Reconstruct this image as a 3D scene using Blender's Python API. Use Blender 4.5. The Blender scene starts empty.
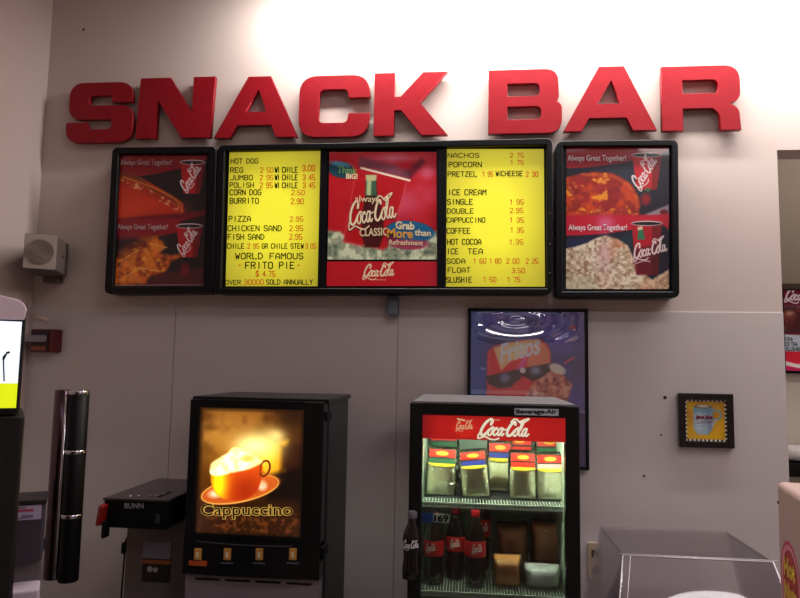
import bpy, bmesh, math, random
import numpy as np
from mathutils import Vector, Matrix
random.seed(7)
PI = math.pi
COL = bpy.context.scene.collection

# ------------------------------------------------------------------ camera
F = 690.0
CAM = np.array([0.0, -3.05, 1.65])
def cam_axes(yaw, pitch, roll):
    y, p, r = [math.radians(a) for a in (yaw, pitch, roll)]
    f = np.array([-math.sin(y)*math.cos(p), math.cos(y)*math.cos(p), math.sin(p)])
    R0 = np.array([math.cos(y), math.sin(y), 0.0]); U0 = np.cross(R0, f)
    R = math.cos(r)*R0 + math.sin(r)*U0; U = -math.sin(r)*R0 + math.cos(r)*U0
    return R, U, f
R_, U_, F_ = cam_axes(6.0, 5.5, 1.0)
def ray(px, py): return F_ + R_*(px-400)/F - U_*(py-299)/F
def P(px, py, Y):
    """point of the plane y=Y seen at a photo position (used for surveying the place)"""
    d = ray(px, py); t = (Y-CAM[1])/d[1]; return CAM + d*t
cd = bpy.data.cameras.new('camera'); cam = bpy.data.objects.new('camera', cd); COL.objects.link(cam)
cd.sensor_width = 36; cd.lens = 36*F/800; cd.clip_start = 0.05
cam.matrix_world = Matrix(((R_[0], U_[0], -F_[0], CAM[0]), (R_[1], U_[1], -F_[1], CAM[1]), (R_[2], U_[2], -F_[2], CAM[2]), (0, 0, 0, 1)))
bpy.context.scene.camera = cam

# ------------------------------------------------------------------ materials
def lin(c):
    return tuple((x/12.92 if x <= .04045 else ((x+.055)/1.055)**2.4) for x in [v/255 for v in c])
MATS = {}
def M(name, rgb=(128, 128, 128), rough=.5, metal=0, spec=.5, emit=None, es=1.0, coat=0, noise=0, nscale=8, bump=0, trans=0, ior=1.45):
    if name in MATS: return MATS[name]
    m = bpy.data.materials.new(name); m.use_nodes = True; nt = m.node_tree; b = nt.nodes['Principled BSDF']
    c = lin(rgb)
    b.inputs['Base Color'].default_value = (*c, 1)
    b.inputs['Roughness'].default_value = rough; b.inputs['Metallic'].default_value = metal
    b.inputs['Specular IOR Level'].default_value = spec
    b.inputs['Coat Weight'].default_value = coat; b.inputs['Coat Roughness'].default_value = .05
    b.inputs['Transmission Weight'].default_value = trans; b.inputs['IOR'].default_value = ior
    if emit is not None:
        b.inputs['Emission Color'].default_value = (*lin(emit), 1); b.inputs['Emission Strength'].default_value = es
    if noise or bump:
        tc = nt.nodes.new('ShaderNodeTexCoord'); n = nt.nodes.new('ShaderNodeTexNoise')
        n.inputs['Scale'].default_value = nscale; n.inputs['Detail'].default_value = 6
        nt.links.new(tc.outputs['Object'], n.inputs['Vector'])
        if noise:
            mx = nt.nodes.new('ShaderNodeMix'); mx.data_type = 'RGBA'
            mx.inputs['A'].default_value = (*[v*(1-noise) for v in c], 1); mx.inputs['B'].default_value = (*[min(1, v*(1+noise)) for v in c], 1)
            nt.links.new(n.outputs['Fac'], mx.inputs['Factor']); nt.links.new(mx.outputs['Result'], b.inputs['Base Color'])
        if bump:
            bp = nt.nodes.new('ShaderNodeBump'); bp.inputs['Strength'].default_value = bump; bp.inputs['Distance'].default_value = .01
            nt.links.new(n.outputs['Fac'], bp.inputs['Height']); nt.links.new(bp.outputs['Normal'], b.inputs['Normal'])
    MATS[name] = m; return m
def clear(name, tint=(250, 250, 250), fac_scale=1.0, rough=.03, base=0.0):
    """thin clear sheet: see-through with a fresnel gloss"""
    if name in MATS: return MATS[name]
    m = bpy.data.materials.new(name); m.use_nodes = True; nt = m.node_tree
    nt.nodes.remove(nt.nodes['Principled BSDF']); out = nt.nodes['Material Output']
    tr = nt.nodes.new('ShaderNodeBsdfTransparent'); tr.inputs[0].default_value = (*lin(tint), 1)
    gl = nt.nodes.new('ShaderNodeBsdfGlossy'); gl.inputs['Roughness'].default_value = rough
    fr = nt.nodes.new('ShaderNodeFresnel'); fr.inputs[0].default_value = 1.45
    mm = nt.nodes.new('ShaderNodeMath'); mm.operation = 'MULTIPLY_ADD'; mm.inputs[1].default_value = fac_scale; mm.inputs[2].default_value = base
    mx = nt.nodes.new('ShaderNodeMixShader')
    nt.links.new(fr.outputs[0], mm.inputs[0]); nt.links.new(mm.outputs[0], mx.inputs[0])
    nt.links.new(tr.outputs[0], mx.inputs[1]); nt.links.new(gl.outputs[0], mx.inputs[2]); nt.links.new(mx.outputs[0], out.inputs[0])
    MATS[name] = m; return m
def M_print(name, rough=.35, diffuse=1.0, emit=0.0, coat=0.0):
    """printed picture: the print's colours are stored on the sheet's points"""
    m = bpy.data.materials.new(name); m.use_nodes = True; nt = m.node_tree; b = nt.nodes['Principled BSDF']
    a = nt.nodes.new('ShaderNodeAttribute'); a.attribute_name = 'print'
    vm = nt.nodes.new('ShaderNodeVectorMath'); vm.operation = 'SCALE'; vm.inputs['Scale'].default_value = diffuse
    nt.links.new(a.outputs['Color'], vm.inputs[0]); nt.links.new(vm.outputs[0], b.inputs['Base Color'])
    b.inputs['Roughness'].default_value = rough; b.inputs['Coat Weight'].default_value = coat; b.inputs['Coat Roughness'].default_value = .04
    if emit:
        nt.links.new(a.outputs['Color'], b.inputs['Emission Color']); b.inputs['Emission Strength'].default_value = emit
    return m

# ------------------------------------------------------------------ mesh helpers
ORG = {}
def tag(o, label=None, cat=None, group=None, kind=None):
    if label: o['label'] = label
    if cat: o['category'] = cat
    if group: o['group'] = group
    if kind: o['kind'] = kind
    return o
def thing(name, label, cat, loc, group=None):
    o = bpy.data.objects.new(name, None); COL.objects.link(o); o.location = [float(v) for v in loc]; o.empty_display_size = .05
    ORG[o.name] = Vector([float(v) for v in loc]); return tag(o, label, cat, group)
def link_mesh(name, me, mat, parent, origin=None):
    me.name = name
    o = bpy.data.objects.new(name, me); COL.objects.link(o)
    if mat is not None:
        me.materials.clear(); me.materials.append(mat)
    org = ORG[parent.name] if parent else (Vector(origin) if origin is not None else Vector((0, 0, 0)))
    me.transform(Matrix.Translation(-org)); ORG[o.name] = org
    if parent: o.parent = parent
    else: o.location = org
    return o
class G:
    def __init__(s): s.bm = bmesh.new()
    def box(s, a, b, bev=0, seg=2):
        r = bmesh.ops.create_cube(s.bm, size=1); v = r['verts']
        c = [(a[i]+b[i])/2 for i in range(3)]; d = [abs(b[i]-a[i]) for i in range(3)]
        for q in v: q.co = Vector((c[0]+q.co.x*d[0], c[1]+q.co.y*d[1], c[2]+q.co.z*d[2]))
        if bev:
            e = set(); [e.update(q.link_edges) for q in v]
            bmesh.ops.bevel(s.bm, geom=list(e), offset=bev, segments=seg, profile=.5, affect='EDGES')
        return s
    def hexa(s, pts, bev=0):
        """8 corners: 4 front (ccw) then 4 back"""
        v = [s.bm.verts.new([float(x) for x in p]) for p in pts]
        fs = [s.bm.faces.new([v[i] for i in q]) for q in ((0, 1, 2, 3), (7, 6, 5, 4), (0, 4, 5, 1), (1, 5, 6, 2), (2, 6, 7, 3), (3, 7, 4, 0))]
        bmesh.ops.recalc_face_normals(s.bm, faces=fs)
        if bev:
            e = set(); [e.update(q.link_edges) for q in v]
            bmesh.ops.bevel(s.bm, geom=list(e), offset=bev, segments=2, profile=.5, affect='EDGES')
        return s
    def lathe(s, prof, c, axis='z', n=32, cap=True):
        rings = []
        for r, h in prof:
            ring = []
            for k in range(n):
                a = 2*PI*k/n; x, y = r*math.cos(a), r*math.sin(a)
                p = {'z': (x, y, h), 'y': (x, h, y), 'x': (h, x, y)}[axis]
                ring.append(s.bm.verts.new((c[0]+p[0], c[1]+p[1], c[2]+p[2])))
            rings.append(ring)
        fs = []
        for A, B in zip(rings, rings[1:]):
            for k in range(n): fs.append(s.bm.faces.new((A[k], A[(k+1) % n], B[(k+1) % n], B[k])))
        if cap: fs.append(s.bm.faces.new(rings[0][::-1])); fs.append(s.bm.faces.new(rings[-1]))
        bmesh.ops.recalc_face_normals(s.bm, faces=fs)
        for f in fs[:-2] if cap else fs: f.smooth = True
        return s
    def tube(s, pts, r, n=10):
        pts = [Vector([float(x) for x in p]) for p in pts]; rings = []
        for i, p in enumerate(pts):
            t = (pts[min(i+1, len(pts)-1)]-pts[max(i-1, 0)]).normalized()
            u = t.cross(Vector((0, 0, 1)) if abs(t.z) < .9 else Vector((1, 0, 0))).normalized(); w = t.cross(u)
            rings.append([s.bm.verts.new(p+(u*math.cos(2*PI*k/n)+w*math.sin(2*PI*k/n))*r) for k in range(n)])
        fs = []
        for A, B in zip(rings, rings[1:]):
            for k in range(n): fs.append(s.bm.faces.new((A[k], A[(k+1) % n], B[(k+1) % n], B[k])))
        for f in fs: f.smooth = True
        fs += [s.bm.faces.new(rings[0][::-1]), s.bm.faces.new(rings[-1])]
        bmesh.ops.recalc_face_normals(s.bm, faces=fs); return s
    def prism(s, pts, y0, y1, plane='xz', bev=0):
        """polygon in a plane, extruded along the third axis"""
        f3 = {'xz': lambda a, b, t: (a, t, b), 'yz': lambda a, b, t: (t, a, b), 'xy': lambda a, b, t: (a, b, t)}[plane]
        A = [s.bm.verts.new(f3(a, b, y0)) for a, b in pts]; B = [s.bm.verts.new(f3(a, b, y1)) for a, b in pts]
        n = len(pts); fs = [s.bm.faces.new(A), s.bm.faces.new(B[::-1])]
        for k in range(n): fs.append(s.bm.faces.new((A[k], B[k], B[(k+1) % n], A[(k+1) % n])))
        bmesh.ops.recalc_face_normals(s.bm, faces=fs)
        if bev:
            e = set(fs[0].edges) | set(fs[1].edges)
            bmesh.ops.bevel(s.bm, geom=list(e), offset=bev, segments=2, profile=.5, affect='EDGES')
        return s
    def build(s, name, mat, parent=None, origin=None):
        me = bpy.data.meshes.new(name); s.bm.to_mesh(me)
        if parent is None and origin is None:
            xs = np.array([v.co[:] for v in s.bm.verts]); origin = (xs[:, 0].mean(), xs[:, 1].mean(), xs[:, 2].min())
        s.bm.free(); return link_mesh(name, me, mat, parent, origin)
def struct(o): o['kind'] = 'structure'; return o

def outline_mesh(loops, depth, bev=0.0):
    cu = bpy.data.curves.new('outline', 'CURVE'); cu.dimensions = '2D'; cu.fill_mode = 'BOTH'
    for L in loops:
        sp = cu.splines.new('POLY'); sp.points.add(len(L)-1)
        for i, (x, y) in enumerate(L): sp.points[i].co = (x, y, 0, 1)
        sp.use_cyclic_u = True
    cu.extrude = depth/2; cu.bevel_depth = bev; cu.bevel_resolution = 1
    if bev: cu.offset = -bev
    o = bpy.data.objects.new('outline', cu); COL.objects.link(o)
    dg = bpy.context.evaluated_depsgraph_get(); me = bpy.data.meshes.new_from_object(o.evaluated_get(dg))
    bpy.data.objects.remove(o); bpy.data.curves.remove(cu); return me
TXT = {}
def text_mesh(body, bold=.0, spacing=1.0, extrude=0.0, shear=0):
    k = (body, bold, spacing, extrude, shear)
    cu = bpy.data.curves.new('lettering', 'FONT'); cu.body = body; cu.size = 1; cu.offset = bold; cu.space_character = spacing
    cu.extrude = extrude; cu.resolution_u = 3; cu.shear = shear
    o = bpy.data.objects.new('lettering', cu); COL.objects.link(o)
    dg = bpy.context.evaluated_depsgraph_get(); me = bpy.data.meshes.new_from_object(o.evaluated_get(dg))
    bpy.data.objects.remove(o); bpy.data.curves.remove(cu); return me
def text_on(name, body, mat, parent, o, u, v, bold=.02, spacing=1.0, shear=0, arc=0):
    """lettering fitted in the parallelogram o, o+u (baseline), o+v (height)"""
    me = text_mesh(body, bold, spacing, 0, shear)
    n = len(me.vertices); co = np.empty(n*3); me.vertices.foreach_get('co', co); co = co.reshape(-1, 3)
    mn, mx = co[:, :2].min(0), co[:, :2].max(0); t = (co[:, :2]-mn)/(mx-mn)
    o, u, v = [np.array(q, float) for q in (o, u, v)]
    tv = t[:, 1] + arc*4*t[:, 0]*(1-t[:, 0])
    new = o + t[:, :1]*u + tv[:, None]*v
    me.vertices.foreach_set('co', new.ravel()); me.update()
    return link_mesh(name, me, mat, parent)
def text_px(name, body, mat, parent, x0, y0, x1, y1, Y, dy=0, hd=0, **k):
    """lettering whose box runs x0..x1, top y0, bottom y1; dy = drop of the right end"""
    o = P(x0, y1, Y); u = P(x1, y1+dy, Y)-o; v = P(x0+hd, y0, Y)-o
    return text_on(name, body, mat, parent, o, u, v, **k)

# block sign lettering drawn from straight strokes on a 4 x 6 cell
GL = {'A': '00 04 26 44 40|02 42', 'B': '00 06 36 45 44 33 03|33 42 41 30 00', 'C': '45 36 16 05 01 10 30 41', 'D': '00 06 26 44 42 20 00', 'E': '46 06 00 40|03 33', 'F': '46 06 00|03 33',
 'G': '45 36 16 05 01 10 30 41 43 23', 'H': '00 06|40 46|03 43', 'I': '20 26', 'J': '46 41 30 10 01', 'K': '00 06|46 03 40', 'L': '06 00 40', 'M': '00 06 23 46 40', 'N': '00 06 40 46',
 'O': '10 01 05 16 36 45 41 30 10', 'P': '00 06 36 45 44 33 03', 'Q': '10 01 05 16 36 45 41 30 10|22 40', 'R': '00 06 36 45 44 33 03|23 40', 'S': '45 36 16 05 04 13 33 42 41 30 10 01', 'T': '06 46|26 20',
 'U': '06 01 10 30 41 46', 'V': '06 20 46', 'W': '06 10 24 30 46', 'X': '00 46|06 40', 'Y': '06 23 46|23 20', 'Z': '06 46 00 40', '|': '20 26', '+': '21 25|03 43', '.': '20 21',
 '$': '45 36 16 05 04 13 33 42 41 30 10 01|27 20', '0': '10 01 05 16 36 45 41 30 10', '1': '05 26 20', '2': '05 16 36 45 44 00 40', '3': '05 16 36 45 44 33 42 41 30 10 01|33 13', '4': '30 36 02 42', '5': '46 06 03 33 42 41 30 10 01',
 '6': '45 36 16 05 01 10 30 41 42 33 03', '7': '06 46 20', '8': '13 04 05 16 36 45 44 33 13 02 01 10 30 41 42 33', '9': '01 10 30 41 45 36 16 05 04 13 43'}
def sign_px(name, body, mat, parent, x0, y0, x1, y1, Y, fat=.17):
    y0 += .7; y1 -= .1
    o = P(x0, y1, Y); u = P(x1, y1, Y)-o; v = P(x0, y0, Y)-o; Wd, Ht = np.linalg.norm(u), np.linalg.norm(v); u /= Wd; v /= Ht
    adv = []; x = 0
    for ch in body:
        w = {' ': 2.6, '.': 1.2, '|': 1.2, '1': 3}.get(ch, 4); adv.append((x, w)); x += w+1.7
    tot = x-1.7; sx = Wd/tot; sy = Ht/6; th = Ht*fat/2; g = G()
    for ch, (ox, w) in zip(body, adv):
        if ch == ' ': continue
        c0 = -1.4 if w == 1.2 else (-.5 if ch == '1' else 0)
        for ln in GL[ch].split('|'):
            pt = [np.array(((ox+c0+int(q[0]))*sx, min(int(q[1]), 6.6)*sy)) for q in ln.split()]
            for a, b in zip(pt, pt[1:]):
                d = (b-a)/np.linalg.norm(b-a); n = np.array((-d[1], d[0]))*th; a2, b2 = a-d*th*.6, b+d*th*.6
                g.bm.faces.new([g.bm.verts.new((o+u*q[0]+v*q[1]).tolist()) for q in (a2-n, b2-n, b2+n, a2+n)])
    return g.build(name, mat, parent)

# ------------------------------------------------------------------ printed pictures
class Canvas:
    def __init__(s, x0, y0, x1, y1, res=2.5, bg=(0, 0, 0)):
        s.b = (x0, y0, x1, y1); s.nx = int((x1-x0)*res)+1; s.ny = int((y1-y0)*res)+1; s.aa = .5/res
        s.X, s.Y = np.meshgrid(np.linspace(x0, x1, s.nx), np.linspace(y0, y1, s.ny)); s.C = np.zeros((s.ny, s.nx, 3))+np.array(bg, float)
    def sub(s, mask, col, a=1.0):
        m = (np.clip(mask, 0, 1)*a)[..., None]; s.C = s.C*(1-m)+np.asarray(col, float)*m
    def add(s, mask, col): s.C = s.C + mask[..., None]*np.array(col, float)
    def sd(s, d, soft=None): q = soft or s.aa; return np.clip(.5-d/(2*q), 0, 1)
    def ell(s, cx, cy, rx, ry, rot=0, soft=None):
        a = math.radians(rot); x = s.X-cx; y = s.Y-cy
        u = (x*math.cos(a)+y*math.sin(a))/rx; v = (-x*math.sin(a)+y*math.cos(a))/ry
        r = np.sqrt(u*u+v*v); return s.sd((r-1)*min(rx, ry), soft)
    def ring(s, cx, cy, rx, ry, w, rot=0): return np.clip(s.ell(cx, cy, rx, ry, rot)-s.ell(cx, cy, rx-w, ry-w, rot), 0, 1)
    def glow(s, cx, cy, rx, ry, rot=0):
        a = math.radians(rot); x = s.X-cx; y = s.Y-cy
        u = (x*math.cos(a)+y*math.sin(a))/rx; v = (-x*math.sin(a)+y*math.cos(a))/ry
        return np.exp(-(u*u+v*v))
    def seg(s, p, q):
        d = np.array(q, float)-p; L = d.dot(d)+1e-9; t = np.clip(((s.X-p[0])*d[0]+(s.Y-p[1])*d[1])/L, 0, 1)
        return np.hypot(s.X-p[0]-t*d[0], s.Y-p[1]-t*d[1])
    def poly(s, pts, soft=None):
        ins = np.zeros_like(s.X, bool); D = np.full_like(s.X, 1e9); n = len(pts)
        for i in range(n):
            p, q = pts[i], pts[(i+1) % n]; D = np.minimum(D, s.seg(p, q))
            if p[1] != q[1]:
                c = ((p[1] > s.Y) != (q[1] > s.Y)) & (s.X < (q[0]-p[0])*(s.Y-p[1])/(q[1]-p[1])+p[0]); ins ^= c
        return s.sd(np.where(ins, -D, D), soft)
    def stroke(s, pts, w, soft=None):
        D = np.full_like(s.X, 1e9); n = len(pts)
        for i in range(n-1):
            wi = w if np.isscalar(w) else (w[i]+w[i+1])/2
            D = np.minimum(D, s.seg(pts[i], pts[i+1])-wi/2)
        return s.sd(D, soft)
    def noise(s, sc, seed=0, oct=3):
        rs = np.random.RandomState(seed); out = np.zeros_like(s.X); amp = 1; tot = 0
        for o in range(oct):
            g = rs.rand(64, 64); x = (s.X/sc) % 63; y = (s.Y/sc) % 63; xi = x.astype(int); yi = y.astype(int); fx = x-xi; fy = y-yi
            fx = fx*fx*(3-2*fx); fy = fy*fy*(3-2*fy)
            out += amp*((g[yi, xi]*(1-fx)+g[yi, xi+1]*fx)*(1-fy)+(g[yi+1, xi]*(1-fx)+g[yi+1, xi+1]*fx)*fy); tot += amp; amp *= .55; sc *= .5
        return out/tot
    def build(s, name, corners, mat, parent):
        """corners: tl, tr, br, bl world points"""
        tl, tr, br, bl = [np.array(c, float) for c in corners]
        u = np.linspace(0, 1, s.nx)[None, :, None]; v = np.linspace(0, 1, s.ny)[:, None, None]
        V = ((tl*(1-u)+tr*u)*(1-v)+(bl*(1-u)+br*u)*v).reshape(-1, 3)
        idx = np.arange(s.nx*s.ny).reshape(s.ny, s.nx)
        Fc = np.stack([idx[:-1, :-1], idx[1:, :-1], idx[1:, 1:], idx[:-1, 1:]], -1).reshape(-1, 4)
        me = bpy.data.meshes.new(name); me.vertices.add(len(V)); me.vertices.foreach_set('co', V.ravel())
        me.loops.add(Fc.size); me.loops.foreach_set('vertex_index', Fc.ravel().astype(np.int32)); me.polygons.add(len(Fc))
        me.polygons.foreach_set('loop_start', np.arange(0, Fc.size, 4, dtype=np.int32)); me.update(calc_edges=True)
        c = np.clip(s.C/255, 0, 1); c = np.where(c <= .04045, c/12.92, ((c+.055)/1.055)**2.4)
        at = me.color_attributes.new('print', 'FLOAT_COLOR', 'POINT'); rgba = np.concatenate([c, np.ones(c.shape[:2]+(1,))], -1).reshape(-1)
        at.data.foreach_set('color', rgba.astype(np.float32))
        return link_mesh(name, me, mat, parent)
def spl(pts, n=6):
    p = [pts[0]]+list(pts)+[pts[-1]]; out = []
    for i in range(1, len(p)-2):
        a, b, c, d = [np.array(q, float) for q in p[i-1:i+3]]
        for k in range(n):
            t = k/n; out.append(.5*((2*b)+(c-a)*t+(2*a-5*b+4*c-d)*t*t+(3*b-3*c+d-a)*t**3))
    out.append(np.array(p[-2], float)); return out
def loop_o(cx, w=.13): return [(cx+.06, .47), (cx-w, .30), (cx-w, .05), (cx, -.03), (cx+w, .12), (cx+w, .36), (cx+.06, .47), (cx+.13, .5), (cx+.26, .44)]
SCRIPT = [  # flowing soft-drink wordmark: (points, widths)
 ([(.80, .68), (.86, .9), (.70, 1.0), (.42, .82), (.2, .48), (.14, .16), (.28, -.02), (.52, .06), (.75, .32)], .15),
 ([(.16, .22), (.0, -.02), (.02, -.22), (.2, -.2), (.5, -.1), (.9, -.24), (1.3, -.3), (1.62, -.2)], .09),
 (loop_o(.86), .10),
 ([(1.36, .36), (1.3, .46), (1.14, .3), (1.12, .08), (1.24, -.02), (1.44, .14)], .11),
 ([(1.72, .4), (1.62, .46), (1.48, .28), (1.48, .04), (1.6, .0), (1.74, .3), (1.78, .44), (1.72, .08), (1.82, -.02), (1.92, .1)], .10),
 ([(1.86, .34), (2.02, .38)], .09),
 ([(2.66, .70), (2.6, .86), (2.42, .78), (2.22, .46), (2.16, .16), (2.28, -.02), (2.5, .04), (2.72, .3)], .15),
 ([(2.3, .86), (2.5, 1.04), (2.75, 1.0), (3.0, .82), (3.3, .86), (3.62, 1.08), (3.3, 1.02), (3.0, .9)], .09),
 (loop_o(2.82), .10),
 ([(3.04, .2), (3.22, .6), (3.26, .9), (3.16, .92), (3.08, .5), (3.08, .08), (3.2, .0), (3.3, .14)], .09),
 ([(3.56, .4), (3.46, .46), (3.34, .28), (3.34, .04), (3.46, .0), (3.58, .3), (3.62, .44), (3.58, .08), (3.68, -.02), (3.82, .12)], .10)]
def script(c, x0, y0, wid, rot, col, a=1.0, hs=1.25, fat=1.0, shear=.18):
    """y0 = baseline at the left end, rot in degrees counter-clockwise"""
    k = wid/3.8; an = math.radians(rot); cs, sn = math.cos(an), math.sin(an); m = np.zeros_like(c.X)
    for pts, w in SCRIPT:
        q = []
        for x, y in spl(pts, 4):
            X = (x+shear*y)*k; Y = y*k*hs; q.append((x0+X*cs-Y*sn, y0-(X*sn+Y*cs)))
        m = np.maximum(m, c.stroke(q, w*k*1.15*fat))
    c.sub(m, col, a)

# ------------------------------------------------------------------ common materials
m_black = M('black_plastic', (14, 15, 18), .35, spec=.4, noise=.2, nscale=30)
m_blackm = M('black_matte', (9, 10, 12), .6, spec=.25, noise=.2, nscale=30)
m_frame = M('black_board_frame', (5, 7, 11), .35, spec=.3, noise=.15, nscale=20)
m_inner = M('board_inner_liner', (8, 18, 26), .35, spec=.4)
m_chrome = M('chrome', (200, 200, 205), .12, metal=1, bump=.03, nscale=12)
m_steel = M('brushed_steel', (120, 116, 118), .35, metal=.85, noise=.08, nscale=60)
m_red = M('red_letter_paint', (138, 12, 26), .38, spec=.35, noise=.16, nscale=26, bump=.12)
m_ink = M('black_letter_ink', (12, 10, 4), .6, spec=.2)
m_redink = M('red_price_ink', (170, 50, 10), .6, spec=.2, emit=(160, 60, 14), es=.7)
m_cream = M('cream_print_ink', (225, 205, 165), .5)
m_white = M('white_print_ink', (225, 222, 225), .5)
m_silver = M('silver_print_ink', (185, 165, 165), .5)

# ------------------------------------------------------------------ room
XL = P(45, 120, 0)[0]; XO = P(779.5, 220, 0)[0]; ZO = P(778, 150, 0)[2]; CEIL = 3.95; XR = 4.2; YB = -6.5; YF = 2.1
m_wall = M('painted_wall', (196, 181, 175), .75, spec=.2, noise=.06, nscale=3, bump=.15)
m_walls = M('side_wall_paint', (196, 178, 172), .75, spec=.2, noise=.04, nscale=2, bump=.1)
m_panel = M('wall_board', (192, 184, 183), .6, spec=.25, noise=.04, nscale=2.2, bump=.06)
m_floor = M('floor_tile', (120, 112, 104), .35, noise=.1, nscale=5)
m_ceil = M('ceiling_tile', (200, 196, 190), .9, noise=.05, nscale=20)
g = G(); g.box((XL-.15, 0, 0), (XO, .14, CEIL)); g.box((XO, 0, ZO), (XR, .14, CEIL)); struct(g.build('wall_back', m_wall, None, (0, 0, 0)))
struct(G().box((XL-.15, YB, 0), (XL, 0, CEIL)).build('wall_left', m_walls, None, (0, 0, 0)))
struct(G().box((XR, YB, 0), (XR+.15, YF+.15, CEIL)).build('wall_right', m_walls, None, (0, 0, 0)))
struct(G().box((XL-.15, YB-.15, 0), (XR+.15, YB, CEIL)).build('wall_front', m_walls, None, (0, 0, 0)))
struct(G().box((XL-.15, YB, -.1), (XR+.15, YF+.15, 0)).build('floor', m_floor, None, (0, 0, 0)))
struct(G().box((XL-.15, YB, CEIL), (XR+.15, YF+.15, CEIL+.1)).build('ceiling', m_ceil, None, (0, 0, 0)))
m_far = M('far_room_paint', (225, 218, 208), .7, noise=.03, nscale=3)
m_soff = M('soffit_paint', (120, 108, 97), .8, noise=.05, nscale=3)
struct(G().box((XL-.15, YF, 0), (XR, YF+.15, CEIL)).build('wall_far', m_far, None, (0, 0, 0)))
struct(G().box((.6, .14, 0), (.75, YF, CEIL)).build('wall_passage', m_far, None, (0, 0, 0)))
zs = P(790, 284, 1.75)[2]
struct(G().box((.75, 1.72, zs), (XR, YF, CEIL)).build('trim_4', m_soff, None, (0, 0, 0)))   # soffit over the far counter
# wall boards with seams
zt = P(360, 309, 0)[2]; s1 = P(172, 400, 0)[0]; s2 = P(396.5, 400, 0)[0]
for i, (a, b) in enumerate(((XL, s1-.002), (s1+.002, s2-.002), (s2+.002, XO))):
    struct(G().box((a, -.005, 0.0), (b, 0, zt), bev=.001, seg=1).build('trim_%d' % (i+1), m_panel, None, (0, 0, 0)))
# screw holes and scuffs in the right-hand wall
m_hole = M('dark_hole', (40, 34, 34), .9)
for (x, y, r) in ((665, 397.5, .0075), (661, 435, .004), (644, 476, .005), (83, 29, .006)):
    q = P(x, y, -.005)
    o = G().lathe([(r, .002), (r, -.0055 if y > 200 else -.001), (r*.8, -.0065 if y > 200 else -.003)], (q[0], 0, q[2]), 'y', 12).build('screw', m_hole)
    tag(o, {665: 'dark screw hole in the wall at upper left of the mug picture', 661: 'small faint nail mark in the wall left of the mug picture',
            644: 'lowest nail mark in the wall, below and left of the mug picture', 83: 'tiny nail high on the wall above the letter S'}[x], 'screw', 'small marks in the wall')

# ------------------------------------------------------------------ SNACK BAR letters
def rounded(pts, W, H):
    """pts: (x, y from top, radius) in unit box -> loop in metres"""
    n = len(pts); out = []
    Pm = [Vector((p[0]*W, (1-p[1])*H)) for p in pts]; Rr = [(p[2] if len(p) > 2 else 0)*H for p in pts]
    for i in range(n):
        c = Pm[i]; r = Rr[i]
        if r <= 0: out.append((c.x, c.y)); continue
        a = (Pm[i-1]-c); b = (Pm[(i+1) % n]-c); la, lb = a.length, b.length
        r = min(r, la*.5 if Rr[i-1] else la*.95, lb*.5 if Rr[(i+1) % n] else lb*.95)
        p0 = c+a/la*r; p1 = c+b/lb*r
        for k in range(9):
            t = k/8; q = p0*(1-t)**2*(1)+c*2*t*(1-t)+p1*t*t; kk = .0
            out.append((q.x, q.y))
    return out
LET = {
 'S': [[(.03, 0, .24), (.97, 0, .24), (.98, .335), (.67, .335), (.66, .22, .06), (.33, .22, .07), (.33, .385, .07), (1, .385, .24), (1, 1, .26), (.0, 1, .24), (0, .665), (.31, .665), (.33, .78, .06), (.68, .78, .07), (.68, .615, .07), (.02, .615, .24)]],
 'N': [[(0.03, 0), (.42, 0), (.72, .58), (.72, 0), (1, 0), (.97, 1), (.60, 1), (.27, .38), (.27, 1), (0, 1)]],
 'A': [[(.39, 0), (.66, 0), (1, 1), (.745, 1), (.68, .80), (.28, .80), (.20, 1), (0, 1)], [(.52, .22), (.37, .58), (.62, .58)]],
 'C': [[(0, 0, .30), (.98, 0, .28), (1, .37), (.70, .37), (.68, .23, .07), (.29, .23, .10), (.28, .77, .10), (.68, .77, .07), (.70, .62), (1, .62), (.98, 1, .28), (0, 1, .30)]],
 'K': [[(0, 0), (.28, 0), (.28, .38), (.36, .38), (.66, 0), (.99, 0), (.62, .48), (1, 1), (.65, 1), (.37, .60), (.28, .60), (.28, 1), (0, 1)]],
 'B': [[(0, 0), (.95, 0, .2), (.96, .47, .12), (.92, .50), (1, .54, .12), (1, 1, .26), (0, 1)], [(.26, .22), (.70, .22, .09), (.70, .42, .09), (.26, .42)], [(.26, .58), (.72, .58, .09), (.72, .78, .09), (.26, .78)]],
 'R': [[(0, 0), (1, 0, .24), (1, .56, .18), (.86, .59), (.98, .66, .1), (1, 1), (.74, 1), (.74, .74, .1), (.64, .66), (.27, .66), (.27, 1), (0, 1)], [(.27, .22), (.72, .22, .09), (.72, .43, .09), (.27, .43)]],
}
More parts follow.
